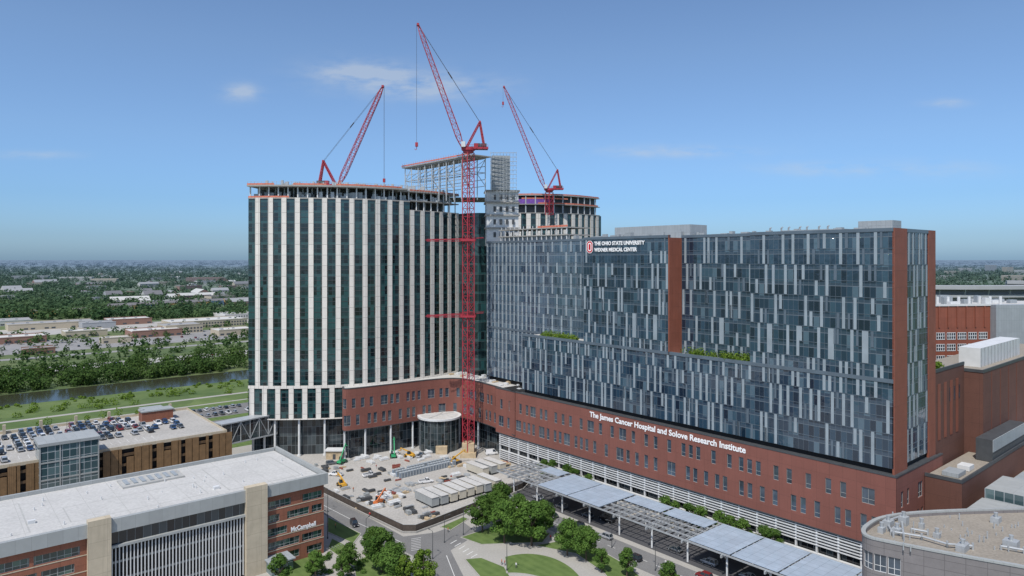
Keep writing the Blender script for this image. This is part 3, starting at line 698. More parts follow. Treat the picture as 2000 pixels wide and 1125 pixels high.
# glazed link bridge
B=root('link_bridge','glazed footbridge between parking garage and tower','bridge'); p=Path([(-119,283),(-103,303)])
mb=MB(); slabpath(mb,p,0,p.L,9,9.6,-6,.2,1); slabpath(mb,p,0,p.L,17.6,18.1,-6,.4,1); strip(mb,p,0,p.L,9.6,17.6,0,0); strip(mb,p,0,p.L,9.6,17.6,-5.8,0)
for i in range(7): q=p.at(i*p.L/6,.05); mb.beam((*q,9.3),(*q,17.8),.25,1)
for i in range(6): mb.beam((*p.at(i*p.L/6,.1),9.6 if i%2 else 17.6),(*p.at((i+1)*p.L/6,.1),17.6 if i%2 else 9.6),.22,1)
mb.build('bridge_body',['glassL','steel'],B)
for i in(1,5): mb=MB(); q=p.at(i*p.L/6,-3); mb.cyl((*q,0),(*q,9),.5,10,0); mb.build('pier',['white'],B)
# ---------------------------------------------------------------- brick office building with sign
K=root('brick_office_building','red brick laboratory building with pale flat roof','building',-55,202,0,TH)
mb=MB(); mb.box(-130,.5,0,-.3,37,22.2,0,1); mb.build('core',['black','roofw'],K)
boxes('roof_edge',['fascia','bricko'],K,[(-130.6,36.4,20,-.3,37.2,23.2,0),(-130.6,-.9,20.2,-.01,.3,23.4,0),(.0,-.9,20.2,.9,37.2,23.4,0),(-.3,.3,0,0,37,20.2,1)])
def kwall(x0,x1,seed,ms='bricko'):
    P=Path([(x0,0),(x1,0)]); L=x1-x0; w=MB(); bs=[(0,1.2,[])]; z=1.2
    for f in range(5):
        rr=random.Random(seed+f); a=.8; o=[]
        while a<L-2:
            wd=min(rr.choice([3.2,6.5,9]),L-a-.6); o.append((a,a+wd)); a+=wd+rr.choice([.8,2.2,3.4])
        if f==2 and seed==5: o=[(.6,6.2)]
        bs.append((z,z+2.1,o)); bs.append((z+2.1,z+3.8 if f<4 else 20.2,[])); z+=3.8
    ops=wall(w,P,bs); 
    for zz in(4.6,8.3,12.2,16.0): slabpath(w,P,0,L,zz,zz+.22,.005,.07,1)
    w.build('brick_wall',[ms,'beige'],K); windows(P,ops,K,glass='glassG',lim=40)
kwall(-17.2,0,5); kwall(-130,-59.7,15)
boxes('stair_pier',['beige'],K,[(-22.9,-1.6,0,-17.2,.6,24.2,0),(-59.7,-1.6,0,-54.9,.6,24.2,0)])
P=Path([(-54.9,0),(-22.9,0)]); mb=MB(); strip(mb,P,0,P.L,0,16.8,-.8,0)
strip(mb,P,0,P.L,16.8,20.2,-.05,1); mb.build('curtain_wall',['glassG','glassL'],K)
mb=MB(); slabpath(mb,P,0,P.L,16.3,16.9,-.8,.8)
for z in(4,8,12.2): slabpath(mb,P,0,P.L,z,z+.5,-.78,-.3)
mb.build('floor_band',['fascia'],K)
for i in range(40): w=MB(); x=-54.6+i*.8; w.box(x,-.25,.5,x+.2,.35,16.3); w.build('fin',['white'],K)
mb=MB()
def rect(x0,y0,x1,y1,w=.5,z=22.206):
    for a in((x0,y0,x1,y0+w),(x0,y1-w,x1,y1),(x0,y0+w,x0+w,y1-w),(x1-w,y0+w,x1,y1-w)): mb.face([(a[0],a[1],z),(a[2],a[1],z),(a[2],a[3],z),(a[0],a[3],z)],0)
rect(-25,6,-4,31,.35); rect(-62,7,-30,20,.3); rect(-100,6,-70,31,.35)
for i in range(14): x=-100+i*7.2; mb.face([(x,1,22.211),(x+.12,1,22.211),(x+.12,36,22.211),(x,36,22.211)],0)
for i in range(34): x=R.uniform(-100,-3);y=R.uniform(3,34); mb.cyl((x,y,22.2),(x,y,22.2+R.uniform(.3,1)),.16,6,1)
mb.box(-28,9,22.2,-26.5,10.4,22.9,1); mb.box(-70,12,22.2,-68.5,13,23,1)
mb.build('roof_details',['seam','white','greyd'],K,kind='stuff')
mb=MB(); mb.box(-47,26,22.2,-31,34,22.7,0,2)
for i in range(7): mb.box(-46+i*2.1,27.5,22.7,-45+i*2.1,32.5,23.0,1)
mb.build('roof_unit',['seam','grey','seam'],K)
text_mesh('sign_lettering','McCampbell',K,(-9.9,-.02,8.7),(1,0),7.4,1.3,bold=.03)
# ---------------------------------------------------------------- parking garage
Q=root('parking_garage','bronze panelled parking garage with cars on its roof deck','parking garage',-113,274,0,TH)
mb=MB(); mb.box(-150,.8,0,-.5,53,17.2,0,1); mb.box(-150,0,16.9,0,53.5,17.35,1); mb.build('deck',['black','conc'],Q)
mb=MB()
for z in(3.6,7.2,10.8,14.4): mb.box(-150,-.1,z,0,.6,z+.9,1)
mb.box(-150,-.1,17.0,0,.2,18.1,0); mb.box(-.2,.2,17,0,53.5,18.1,0); mb.box(-150,53.3,17,0,53.5,18.3,0); mb.box(0,.2,0,.3,53,17,0)
mb.build('spandrel',['beige','bronzed'],Q)
for i in range(60):
    x=-148+i*2.5
    if -63<x<-44: continue
    z0=R.choice([4,7.6,.5,.5]); w=MB(); w.box(x,-.5,z0,x+(2.3 if i%4 else .9),-.2,17.2 if i%5 else 14); w.build('screen_panel',['bronze'],Q)
boxes('parapet_pylon',['beige'],Q,[(-140+i*12.0,52,17.36,-139+i*12.0,53.2,21.0,0) for i in range(12)])
mb=MB(); mb.box(-62,-4,0,-45,8,23,0); mb.box(-62.5,-4.5,23,-44.5,8.5,24,1); 
for x in(-62,-56.3,-50.7,-45): mb.box(x-.2,-4.2,0,x+.2,-4,23,1)
for z in(5.7,11.4,17.2): mb.box(-62,-4.15,z,-45,-4.01,z+.5,1)
mb.build('stair_tower',['glassS','fascia'],Q)
mb=MB(); mb.box(-22,38,17.36,-10,44,21.5,0); mb.box(-22.3,37.7,21.5,-9.7,44.3,22,1); mb.build('lift_house',['bricko','fascia'],Q)
mb=MB(); mb.box(-20,46,17.36,-12,51,21,0);mb.box(-20.3,45.7,21,-11.7,51.3,21.4,1); mb.build('lift_house',['bricko','fascia'],Q)
mb=MB()
for y in(10,22,34,46):
    for i in range(44):
        x=-145+i*2.8
        if x>-8: break
        mb.face([(x,y-2.5,17.356),(x+.12,y-2.5,17.356),(x+.12,y+2.5,17.356),(x,y+2.5,17.356)])
mb.build('bay_marking',['paint'],Q)
# ---------------------------------------------------------------- right-hand buildings
E=root('brown_brick_building','dark brown brick hospital wing with terrace','building',CX,CY,0,TH)
mb=MB(); mb.box(29.3,0,0,54,13,53.5,0,1); mb.box(54.05,-5,0,150,14,51.5,0,1); mb.box(18,-10,0,84,-1.2,27,0,1); mb.box(84.05,-30,0,150,-5.1,24,0,1); mb.box(30,-22,0,84,-10.1,19,0,1)
for a in((18,-10,27,84,-1.2),(29.3,0,53.5,54,13),(54,-5,51.5,150,14),(84,-30,24,150,-5),(30,-22,19,84,-10)): mb.box(a[0]-.1,a[1]-.1,a[2],a[3],a[1]+.3,a[2]+.9,2); mb.box(a[0]-.1,a[1]+.3,a[2],a[0]+.3,a[4],a[2]+.9,2)
mb.build('brick_wall',['brickd','roofm','greyd'],E)
boxes('roof_plant',['grey','white','greyd'],E,[(66,-1,51.5,110,5,57.5,1),(46,-9.5,27.1,80,-5.3,33.5,2,2),(46,-9.7,30,80,-9.51,33.5,0),(36,-19,19.1,52,-13,22,1,1),(56,-20,19.1,66,-12,21,0),(86,-26,24.1,110,-8,28.5,0,1),(68,-18,19.1,72,-14,20.5,1),(75,-19,19.1,77,-13,21,1),(22,-8,27.1,28,-4,28.2,0),(31,-8,27.1,35,-5,28.4,1)])
boxes('plant_mullion',['grey'],E,[(66.5+i*3.5,-1.2,51.6,66.65+i*3.5,-1.01,57.5,0) for i in range(12)])
boxes('wall_joint',['terra'],E,[(31.5+i*5,-.12,34,33.5+i*5,-.02,50,0) for i in range(4)]+[(62+i*9,-5.1,30,62.2+i*9,-5.02,51,0) for i in range(6)])
mb=MB()
for i in range(9):
    for z in(12,18): mb.box(86+i*6,-30.08,z,88.5+i*6,-30.01,z+2.4)
for i in range(6): mb.box(17.9,-9.2+i*1.4,14,17.98,-8.4+i*1.4,17)
for i in range(5): mb.box(33+i*4,-.09,44,33.9+i*4,-.03,48)
mb.build('window',['pane'],E,kind='stuff')
C=[];Rr=[]
for i in range(24): h=R.uniform(.7,1.4); C.append((R.uniform(30,40),R.uniform(1,5),54.2+h*.5)); Rr.append((h,h,h))
o_=leaf_obj('terrace_shrubs',leaf_arrays(C,Rr,60,.3),'leafB',kind='stuff',label='green shrubs on the brown wing terrace',category='plants'); o_.location=(CX,CY,0); o_.rotation_euler=(0,0,TH)
x,y=177,290; D=root('red_brick_laboratory','red brick building with white framed window bands','building',x,y,0,.12)
mb=MB(); mb.box(0,.4,0,70,30,66,0,1)
Pd=Path([(0,0),(26,0)]); bs=[(0,37.5,[])]; z=37.5
for f in range(4): bs+= [(z,z+3,[(1+i*4.9,5+i*4.9) for i in range(5)]),(z+3,z+4.8,[])]; z+=4.8
bs+=[(z,66,[])]; ops=wall(mb,Pd,bs); mb.box(-.3,-.3,66,26.3,.3,66.8,2); mb.build('brick_wall',['terra','roofw','white'],D)
for a,b,z0,z1 in ops:
    w=MB(); strip(w,Pd,a,b,z0,z1,-.3,0)
    for k in range(5): xx=a+(b-a)*k/4; w.box(max(a,xx-.12),-.1,z0,min(b,xx+.12),.05,z1,1)
    for zz in(z0,z0+1.4,z1-.25): w.box(a,-.12,zz,b,.06,zz+.25,1)
    w.build('window',['pane','white'],D)
boxes('side_wing',['grey'],D,[(26.02,-3,0,48,.39,66.5,0)])
mb=MB()
for i in range(20): xx=R.uniform(2,60); yy=R.uniform(3,24); mb.box(xx,yy,66.0,xx+R.uniform(1,5),yy+2,66+R.uniform(1,3.5),i%2)
for i in range(8): xx=3+i*5; mb.cyl((xx,8,66),(xx,8,69.5),.6,8,1)
mb.build('roof_plant',['grey','white'],D,kind='stuff')
boxes('pilaster',['terra'],D,[(2+i*4.2,-.35,57,2.5+i*4.2,-.01,66,0) for i in range(6)])
# curved low building
V_=root('curved_clinic_building','low grey panelled building with curved end and piped roof','building')
M['mauve']=mat('grey mauve metal panel',(.2,.185,.185),.5,amt=.1,joint=(3.5,1.9,.1))
mb=MB()
front=[gp(2300,1165,28),gp(2100,1130,28),gp(2000,1110,28),gp(1900,1092,28),gp(1800,1073,28),gp(1725,1058,28),gp(1697,1051,28),gp(1684,1042,28),gp(1690,1028,28),gp(1724,1011,28),gp(1800,1001,28),gp(1950,995,28),gp(2150,990,28)]
fp=catmull(front,5)[::-1]
area=sum(a[0]*b[1]-b[0]*a[1] for a,b in zip(fp,fp[1:]+fp[:1]))
pl=fp if area>0 else fp[::-1]
Pc=Path(pl)
mb.face([(*p,27.4) for p in Pc.offs(-.3)],1); 
wl=MB(); ow=[]; u=6
while u<Pc.L-6: 
    if int(u/15)%2==0: ow.append((u,u+2.3)); u+=2.55
    else: u+=3
ops=wall(wl,Pc,[(0,14,[]),(14,17,ow),(17,21.6,[]),(21.6,25.2,ow),(25.2,28,[])]); slabpath(wl,Pc,0,Pc.L,28,28.4,-.7,.15,1); strip(wl,Pc,0,Pc.L,0,28,-.75,0)
wl.build('panel_wall',['mauve','fascia'],V_); mb.build('roof',['mauve','roofm'],V_); windows(Pc,ops,V_,frame='white',lim=60)
rt=lambda u,v:gp(u,v,27.4)
for (u,v,w,d,h) in((1735,1030,3,2,1.6),(1752,1042,2,2,1.2),(1765,1025,2.4,2,1.9),(1722,1040,2,1.4,1.2),(1975,1070,3,3,1.6),(1880,1075,4,2,1.3),(1830,1050,1.5,1.5,1),(1945,1020,3,2,1.2),(1800,1032,1.2,1.2,1.2)):
    mb=MB(); x,y=rt(u,v); mb.obox((x,y,27.4),(w*.8,d*.8,h),TH,0); mb.cyl((x,y,27.4+h),(x,y,28.4+h),.3,8,0,.45); mb.build('exhaust_fan',['steel'],V_)
for a,b in(((1720,1028),(1760,1015)),((1760,1015),(1765,1055)),((1740,1045),(1800,1055)),((1800,1055),(1850,1070)),((1850,1070),(1900,1074)),((1730,1025),(1745,1050)),((1780,1040),(1812,1046)),((1955,1074),(2000,1082))):
    mb=MB(); p=rt(*a);q=rt(*b); mb.cyl((*p,28.2),(*q,28.2),.22,8,0); mb.cyl((*p,27.4),(*p,28.3),.22,8,0); mb.cyl((*q,27.4),(*q,28.8),.22,8,0); mb.build('duct',['steel'],V_)
mb=MB()
for i in range(40): x,y=rt(R.uniform(1720,1990),R.uniform(1012,1080)); mb.cyl((x,y,27.4),(x,y,27.4+R.uniform(.4,1.6)),.14,6,0)
mb.build('vent_pipes',['steel'],V_,kind='stuff')
LB=root('roof_pavilion','small grey glazed rooftop pavilion beyond curved roof','building',*gp(1990,985,22),0,TH)
mb=MB(); mb.box(-6,-6,0,10,6,26,0,1); mb.build('glazed_wall',['glassS','fascia'],LB); mb=MB(); mb.box(-22,-5,0,-8,6,24,0,0); mb.build('side_wall',['fascia'],LB)
# ---------------------------------------------------------------- canopy
A_=root('entrance_canopy','long steel and frosted glass drop-off canopy on columns','canopy',CX,CY,0,TH)
zc=7.0
def fpanel(s0,s1,t0,t1,z=7.25): w=MB(); w.box(s0,t0,z,s1,t1,z+.12); w.build('frosted_panel',['frost'],A_)
for t0,t1 in((92,106),(77.5,91.5)): fpanel(-26,-8.5,t0,t1)
for t0,t1 in((31,44),(17.5,30.5),(4,17),(-10,3.5),(-24,-10.5)): fpanel(-26,-8.5,t0,t1)
for t0,t1 in((62,76.5),(46,61)): fpanel(-15,-8.5,t0,t1)
fpanel(-14,-8.5,108,118)
mb=MB()
for t in np.arange(-30,129,2.4):
    mb.beam((-26.4,t,zc-.15),(-8.1,t,zc-.15),.16,0,.4)
for s in(-26.4,-23.3,-20.2,-17.1,-14,-11,-8.1): mb.beam((s,-30,zc),(s,128,zc),.2,0,.45)
for t in np.arange(-30,129,1.2):
    if 44.5<t<76.5 or t>107: mb.beam((-26,t,zc+.2),(-15,t,zc+.2),.1)
for t in np.arange(-30,129,12.6): mb.beam((-27,t,zc-.6),(-7.5,t,zc-.6),.35,0,.7)
mb.build('roof_frame',['steel'],A_)
for t in np.arange(-30,129,12.6):
    for s in(-24,-11): w=MB(); w.cyl((s,t,0),(s,t,6.3),.28,10); w.cyl((s,t,4.8),(s-1.8,t,6.6),.12,6); w.cyl((s,t,4.8),(s+1.8,t,6.6),.12,6); w.build('column',['white'],A_)
# ---------------------------------------------------------------- cranes
def lattice(mb,p,q,w,w2=None,seg=None,ch=.22,br=.11,m=0):
    p=Vector(p);q=Vector(q);d=q-p;L=d.length;d.normalize(); w2=w2 or w
    up=Vector((0,0,1)) if abs(d.z)<.95 else Vector((.76,.65,0)); a=d.cross(up).normalized(); b=a.cross(d)
    seg=seg or max(3,int(L/(w*1.1)))
    def cr(i):
        t=i/seg; c=p+d*L*t; e=min(1,min(t*8,(1-t)*8)+.35) if w2!=w else 1; h=(w+(w2-w)*t)/2*e
        return [c+a*x*h+b*y*h for x,y in((-1,-1),(1,-1),(1,1),(-1,1))]
    for i in range(seg):
        A=cr(i);B=cr(i+1)
        for k in range(4):
            mb.beam(A[k],B[k],ch,m); mb.beam(A[k],A[(k+1)%4],br,m); 
            mb.beam(A[k] if i%2 else A[(k+1)%4],B[(k+1)%4] if i%2 else B[k],br,m)
def crane(x,y,z0,zt,jang,jl,az,label,base=True,hookdrop=40,mw=3.6):
    r=root('tower_crane',label,'crane',x,y,z0,0,group='luffing tower cranes'); d=Vector((math.cos(az),math.sin(az),0)); U=Vector((0,0,1)); h=zt-z0; side=Vector((-d.y,d.x,0))
    mb=MB(); lattice(mb,(0,0,.5),(0,0,h),mw,mw,int(h/3.4),.36,.16); mb.build('mast',['craneR'],r)
    if base: mb=MB(); mb.box(-3.4,-3.4,0,3.4,3.4,2.2); mb.box(-2.6,-2.6,2.2,2.6,2.6,6); mb.build('base',['tan'],r)
    mb=MB(); mb.cyl((0,0,h),(0,0,h+1),mw*.65,16); mb.cyl((0,0,h+1),(0,0,h+1.9),mw*.8,16)
    a0=Vector((0,0,h+2))-d*8.5; b0=Vector((0,0,h+2))+d*3
    for k in(-1.6,1.6): mb.beam(a0+side*k,b0+side*k,.5,0,.9)
    for k in range(5): c=a0+d*(k*2.6); mb.beam(c-side*2,c+side*2,.3)
    for k in(-2.2,2.2): mb.beam(a0+side*k+U*1.3,b0+side*k+U*1.3,.1); [mb.beam(a0+d*(j*2.3)+side*k,a0+d*(j*2.3)+side*k+U*1.3,.1) for j in range(6)]
    mb.build('slewing_deck',['craneR'],r)
    mb=MB(); c=a0+d*1.2; 
    for k in range(3): e=c+d*(k*1.3); mb.beam(e-side*1.8+U*.8,e+side*1.8+U*.8,1.1,0,2.4)
    mb.build('counterweight',['greyd'],r)
    mb=MB(); e=Vector((0,0,h+3.2))-d*3.4; mb.beam(e-side*1.3,e+side*1.3,2,0,1.8); mb.build('winch_house',['craneR'],r)
    mb=MB(); e=Vector((0,0,h+3.3))+d*2.2+side*2.3; mb.beam(e-U*1.1,e+U*1.2,1.7,0); mb.build('cab',['white'],r)
    top=Vector((0,0,h+13.5))-d*5; mb=MB()
    for k in(-1.4,1.4):
        lattice(mb,b0-d*2+side*k,top+side*k*.4,.7,.7,8,.2,.12); lattice(mb,a0+d*1.5+side*k,top+side*k*.4,.55,.55,8,.2,.1)
    mb.beam(top-side*1.2,top+side*1.2,.8); mb.build('a_frame',['craneR'],r)
    j0=b0-d*.4+U*.6; dj=d*math.cos(jang)+U*math.sin(jang); tip=j0+dj*jl
    mb=MB(); lattice(mb,j0,tip,2.4,1.6,int(jl/2.6),.26,.13); mb.beam(tip-side*.8,tip+side*.8,1); mb.build('jib',['craneR'],r)
    mb=MB(); 
    for k in(-.6,.6): mb.cyl(top+side*k,tip+side*k,.06,4)
    mid=top+(tip-top)*.45; mb.cyl(mid,mid+(tip-mid)*.12,.28,5)
    hk=tip+d*.6-U*hookdrop
    for k in(-.3,.3): mb.cyl(tip+d*.6+side*k,hk+side*k,.045,4)
    mb.build('cable',['cable'],r)
    mb=MB(); mb.beam(hk,hk-U*1.8,1.1); mb.cyl(hk-U*1.8,hk-U*2.9,.12,6); mb.cyl(hk-U*2.9,hk-U*3.2+d*.6,.15,6); mb.cyl(hk-U*3.2+d*.6,hk-U*2.6+d*.9,.13,6,0,.05); mb.build('hook',['craneR'],r)
    return r
c1=crane(-19,301,0,132,math.radians(70),56,math.radians(185),'tall red luffing tower crane standing beside brick podium',hookdrop=51)
for z in(61,94):
    mb=MB()
    for yy in(-2,2): mb.beam((-18.5,yy,z),(6.5,6+yy*2,z+1.2),.22)
    lattice(mb,(-18,0,z),(2,0,z),.9,.9,14,.16,.08)
    for a,b in(((-3,-3),(3,-3)),((3,-3),(3,3)),((3,3),(-3,3)),((-3,3),(-3,-3))): mb.beam((*a,z),(*b,z),.5,0,.8)
    mb.build('tie_frame',['craneR'],c1)
crane(-85,330,112,119,math.radians(66),51,math.radians(0),'red luffing crane on the tower roof slab',False,44,2.8)
crane(22.5,418,112,126,math.radians(68),66,math.radians(180),'red luffing crane on the rear wing roof',False,9,3.4)
# ---------------------------------------------------------------- vehicles
CC={'white car paint':(.7,.7,.7),'black car paint':(.015,.015,.018),'silver car paint':(.38,.39,.4),'red car paint':(.22,.02,.02),'blue car paint':(.02,.06,.16),'grey car paint':(.12,.125,.13)}
for k_,v_ in CC.items():
    m_=mat(k_,v_,.28,amt=.04,metal=.2 if 'white' not in k_ else 0); m_.node_tree.nodes['Principled BSDF'].inputs['Coat Weight'].default_value=.6; M[k_]=m_
M['lamp']=mat('lamp lens',(.7,.7,.65),.2)
def car_mesh(kind='sedan'):
    L,W,Hh={'sedan':(4.7,1.85,1.45),'suv':(4.8,1.95,1.75),'pickup':(5.8,2.0,1.9),'van':(5.6,2.05,2.4)}[kind]
    b=MB(); g=MB(); hl=L/2; belt=Hh*.58
    secs=[(-hl,.78,.45,belt*.75),(-hl+.15,.94,.3,belt*.93),(-hl*.6,1,.25,belt),(hl*.35,1,.25,belt),(hl*.78,.97,.27,belt*.88),(hl-.12,.9,.3,belt*.74),(hl,.74,.42,belt*.6)]
    hw=W/2
    def sec(s): x,k,z0,z1=s; y=hw*k; return [(x,-y*.92,z0),(x,-y,z0+.2),(x,-y,z1-.15),(x,-y*.88,z1),(x,y*.88,z1),(x,y,z1-.15),(x,y,z0+.2),(x,y*.92,z0)]
    for s,t in zip(secs,secs[1:]):
        A,B_=sec(s),sec(t)
        for i in range(8): j=(i+1)%8; b.face([A[j],A[i],B_[i],B_[j]])
    b.face(sec(secs[0])); b.face(sec(secs[-1])[::-1])
    x0,x1,x2,x3={'sedan':(-hl*.82,-hl*.45,hl*.12,hl*.45),'suv':(-hl*.95,-hl*.82,hl*.15,hl*.42),'pickup':(-hl*.1,-hl*.02,hl*.3,hl*.5),'van':(-hl*.98,-hl*.94,hl*.45,hl*.72)}[kind]
    z0=belt-.02; z1=Hh
    lo=[(x0,-hw*.88,z0),(x3,-hw*.88,z0),(x3,hw*.88,z0),(x0,hw*.88,z0)]; hi=[(x1,-hw*.7,z1),(x2,-hw*.7,z1),(x2,hw*.7,z1),(x1,hw*.7,z1)]
    g.hexa(lo,hi,0); b.hexa([(p[0],p[1],z1-.02) for p in hi],[(p[0]*.98,p[1]*.97,z1+.05) for p in hi],0)
    for y in(-1,1):
        for a,c in((x0,x1),(x3,x2),((x0+x3)/2,(x1+x2)/2)): b.beam((a,y*hw*.885,z0),(c,y*hw*.705,z1),.1)
    if kind=='van':
        for y in(-1,1): b.face([(x0,y*hw*.9,z0),(x2*.3,y*hw*.9,z0),(x2*.3,y*hw*.72,z1),(x1,y*hw*.72,z1)])
    if kind=='pickup':
        g.box(-hl+.25,-hw*.75,belt+.01,x0-.1,hw*.75,belt+.03,0)
        for y in(-1,1): b.beam((-hl+.1,y*hw*.9,belt+.1),(x0,y*hw*.9,belt+.1),.14,0,.25)
    ws=[]
    for x in(-hl*.6,hl*.62):
        for y in(-hw+.08,hw-.08):
            q=MB(); q.cyl((x,y-.12,.34),(x,y+.12,.34),.34,14,0); q.cyl((x,y-.13,.34),(x,y+.13,.34),.19,10,1); ws.append(q)
    lt=MB()
    for y in(-.62,.62): lt.box(hl-.12,y-.2,belt*.55,hl+.01,y+.2,belt*.7,0)
    return b,g,ws,lt
def merged(kind):
    b,g,ws,lt=car_mesh(kind); o=MB()
    for src,mo in((b,0),(g,1),(lt,4)):
        for f,u in zip(src.f,src.uv): o.face([src.v[i] for i in f],mo,u)
    for q in ws:
        for f,u,m in zip(q.f,q.uv,q.m): o.face([q.v[i] for i in f],2+m,u)
    return o
PROT={}
def car(kind,paint,x,y,z,rz,grp,lab):
    k_=(kind,paint)
    if k_ not in PROT:
        o=merged(kind).build('parked_car',[paint,'carglass','tyre','steel','lamp']); PROT[k_]=o.data
    else: o=bpy.data.objects.new('parked_car',PROT[k_]); COL.objects.link(o)
    o.location=(x,y,z); o.rotation_euler=(0,0,rz); o['label']=lab; o['category']='car'; o['group']=grp; return o
cols=['white car paint','black car paint','silver car paint','grey car paint','red car paint','blue car paint','black car paint','white car paint','silver car paint','grey car paint','grey car paint','silver car paint','black car paint']
def GQ(lx,ly): return (-113+cA*lx-sA*ly, 274+sA*lx+cA*ly)
for y,dens in((7.5,.12),(12.5,.3),(19.5,.6),(24.5,.7),(31.5,.85),(36.5,.8),(43.5,.8),(48.5,.5)):
    for i in range(48):
        lx=-143.6+i*2.8
        if lx<-105 or lx>-6 or (y>35 and lx>-26 ) or (lx>-30 and y<15): continue
        if R.random()<dens:
            c_=R.choice(cols+(['blue car paint']*6 if lx>-28 else [])); k_=R.choice(['sedan','suv','suv','sedan','pickup']); x,yy=GQ(lx,y); 
            car(k_,c_,x,yy,17.36,TH+math.pi/2+R.choice([0,math.pi])+R.uniform(-.03,.03),'cars parked on the garage roof',c_.replace(' car paint','')+' '+k_+' parked on the garage roof deck')
for i in range(36):
    s=(-29.2,-21+R.uniform(-1,1),-34.5)[i%3]; t=-10+i*3.9
    if R.random()<.6:
        x,y=G(s+R.uniform(-.2,.2),t); c_=R.choice(cols+['black car paint','grey car paint']); k_=R.choice(['suv','sedan','suv']); car(k_,c_,x,y,.03,TH+math.pi/2,'cars at the canopy drop-off',c_.replace(' car paint','')+' '+k_+' waiting beside the entrance canopy')
for i in range(50):
    s=R.randrange(-25,30)*6; t=R.choice([700,718,736,760,778]); x,y=G(s+R.choice([0,3]),t); c_=R.choice(cols); car(R.choice(['sedan','suv']),c_,x,y,.02,TH+math.pi/2,'cars in the retail parking lot','parked '+c_.replace(' car paint','')+' car in retail parking lot')
for u,v,c_ in((20,724,'white car paint'),(415,694,'red car paint'),(230,712,'grey car paint'),(120,716,'white car paint'),(340,698,'black car paint')):
    x,y=gp(u,v); car('suv',c_,x,y,.03,TH,'cars driving on the highway',c_.replace(' car paint','')+' car driving along the highway')
for i in range(36):
    x,y=G(-92+(i%18)*3.6,323+ (i//18)*15); c_=R.choice(cols)
    if R.random()<.85: car(R.choice(['sedan','suv','pickup']),c_,x,y,.03,TH+math.pi/2,'cars parked behind the garage','parked '+c_.replace(' car paint','')+' car on lot behind garage')
def road_vehicle(kind,paint,u,v,rz,lab):
    x,y=gp(u,v); r=root({'sedan':'car','suv':'car','pickup':'pickup_truck','van':'van'}[kind],lab,'car' if kind!='pickup' else 'truck',x,y,.03,rz)
    b,g,ws,lt=car_mesh(kind); b.build('body',[paint],r); g.build('window',['carglass'],r); lt.build('headlight',['lamp'],r)
    for q in ws: q.build('wheel',['tyre','steel'],r)
road_vehicle('suv','black car paint',692,1026,TH+math.pi+1.35,'black suv driving on road outside site fence')
road_vehicle('pickup','white car paint',656,929,2.9,'white pickup truck parked in construction yard')
road_vehicle('pickup','white car paint',745,973,2.3,'white pickup truck beside stacked site materials')
road_vehicle('pickup','white car paint',832,943,.4,'white pickup parked beside portable toilets')
road_vehicle('pickup','silver car paint',822,892,1.2,'silver pickup truck parked in front of podium')
road_vehicle('pickup','white car paint',722,930,.6,'white pickup truck crossing the construction yard')
road_vehicle('van','white car paint',960,888,.3,'white van parked near the podium')
road_vehicle('van','black car paint',1185,1018,TH+math.pi/2,'black van at the entrance canopy')
road_vehicle('suv','grey car paint',648,907,.5,'grey suv parked near the lobby')
# ---------------------------------------------------------------- construction yard things
def trailer(m,lab,name='site_trailer'):
    r=root(name,lab,'trailer',0,0,0,0,group='trailers in the construction yard')
    b=MB(); b.box(-5.5,-1.5,.7,5.5,1.5,3.5,0,1); b.box(-5.65,-1.6,3.5,5.65,1.6,3.62,1)
    for x in(-4.5,-1.5,1.5,4.5): b.box(x-.3,-1.3,0,x+.3,1.3,.7,2)
    b.build('body',[m,'roofw','greyd'],r)
    for x in(-4.2,2.6): w=MB(); w.box(x,-1.56,1.7,x+1.2,-1.505,2.7); w.build('window',['carglass'],r)
    d=MB(); d.box(-1,-1.57,.75,0,-1.505,2.8); d.build('door',['greyd'],r)
    d=MB(); d.box(-1.3,-2.6,.2,.3,-1.6,.75); d.build('step',['greyd'],r)
    a=MB(); a.box(5.51,-.6,1.2,6.0,.6,2.6); a.build('air_conditioner',['steel'],r); kids(r); return r
tr1=trailer('trailer','cream office trailer parked in construction yard'); tr2=trailer('contG','grey storage trailer parked in construction yard')
first={}
def use(o,x,y,rz,z=.02,sc=1,**k):
    if o.name not in first:
        first[o.name]=1; o.location=(x,y,z); o.rotation_euler=(0,0,rz); 
        for a,b in k.items():o[a]=b
    else: clone(o,(x,y,z),rz,sc,**k)
bx,by=gp(832,984)
for i in range(8): use(tr2 if i in(0,1,6) else tr1,bx+cA*4.0*i+R.uniform(-.3,.3),by+sA*4.0*i+R.uniform(-.5,.5),TH+math.pi/2+R.uniform(-.02,.02))
bx,by=gp(952,925)
for i in range(3): use(tr2 if i==1 else tr1,bx+cA*4.4*i-4,by+sA*4.4*i,TH+math.pi/2)
def toilet():
    r=root('portable_toilet','blue-grey portable toilet standing in a row','toilet',0,0,0,0,group='portable toilets in the yard')
    b=MB(); b.box(-.55,-.55,0,.55,.55,2.1,0); b.hexa([(-.6,-.6,2.1),(.6,-.6,2.1),(.6,.6,2.1),(-.6,.6,2.1)],[(-.35,-.4,2.35),(.35,-.4,2.35),(.35,.4,2.35),(-.35,.4,2.35)],1); b.build('body',['toilet','grey'],r)
    d=MB(); d.box(-.4,-.6,.1,.4,-.555,1.95); d.build('door',['grey'],r); kids(r); return r
to=toilet(); bx,by=gp(783,934)
for j in range(3):
    for i in range(20): 
        if R.random()<.93: use(to,bx+cA*1.35*i-sA*2.6*j,by+sA*1.35*i+cA*2.6*j,TH+R.uniform(-.06,.06))
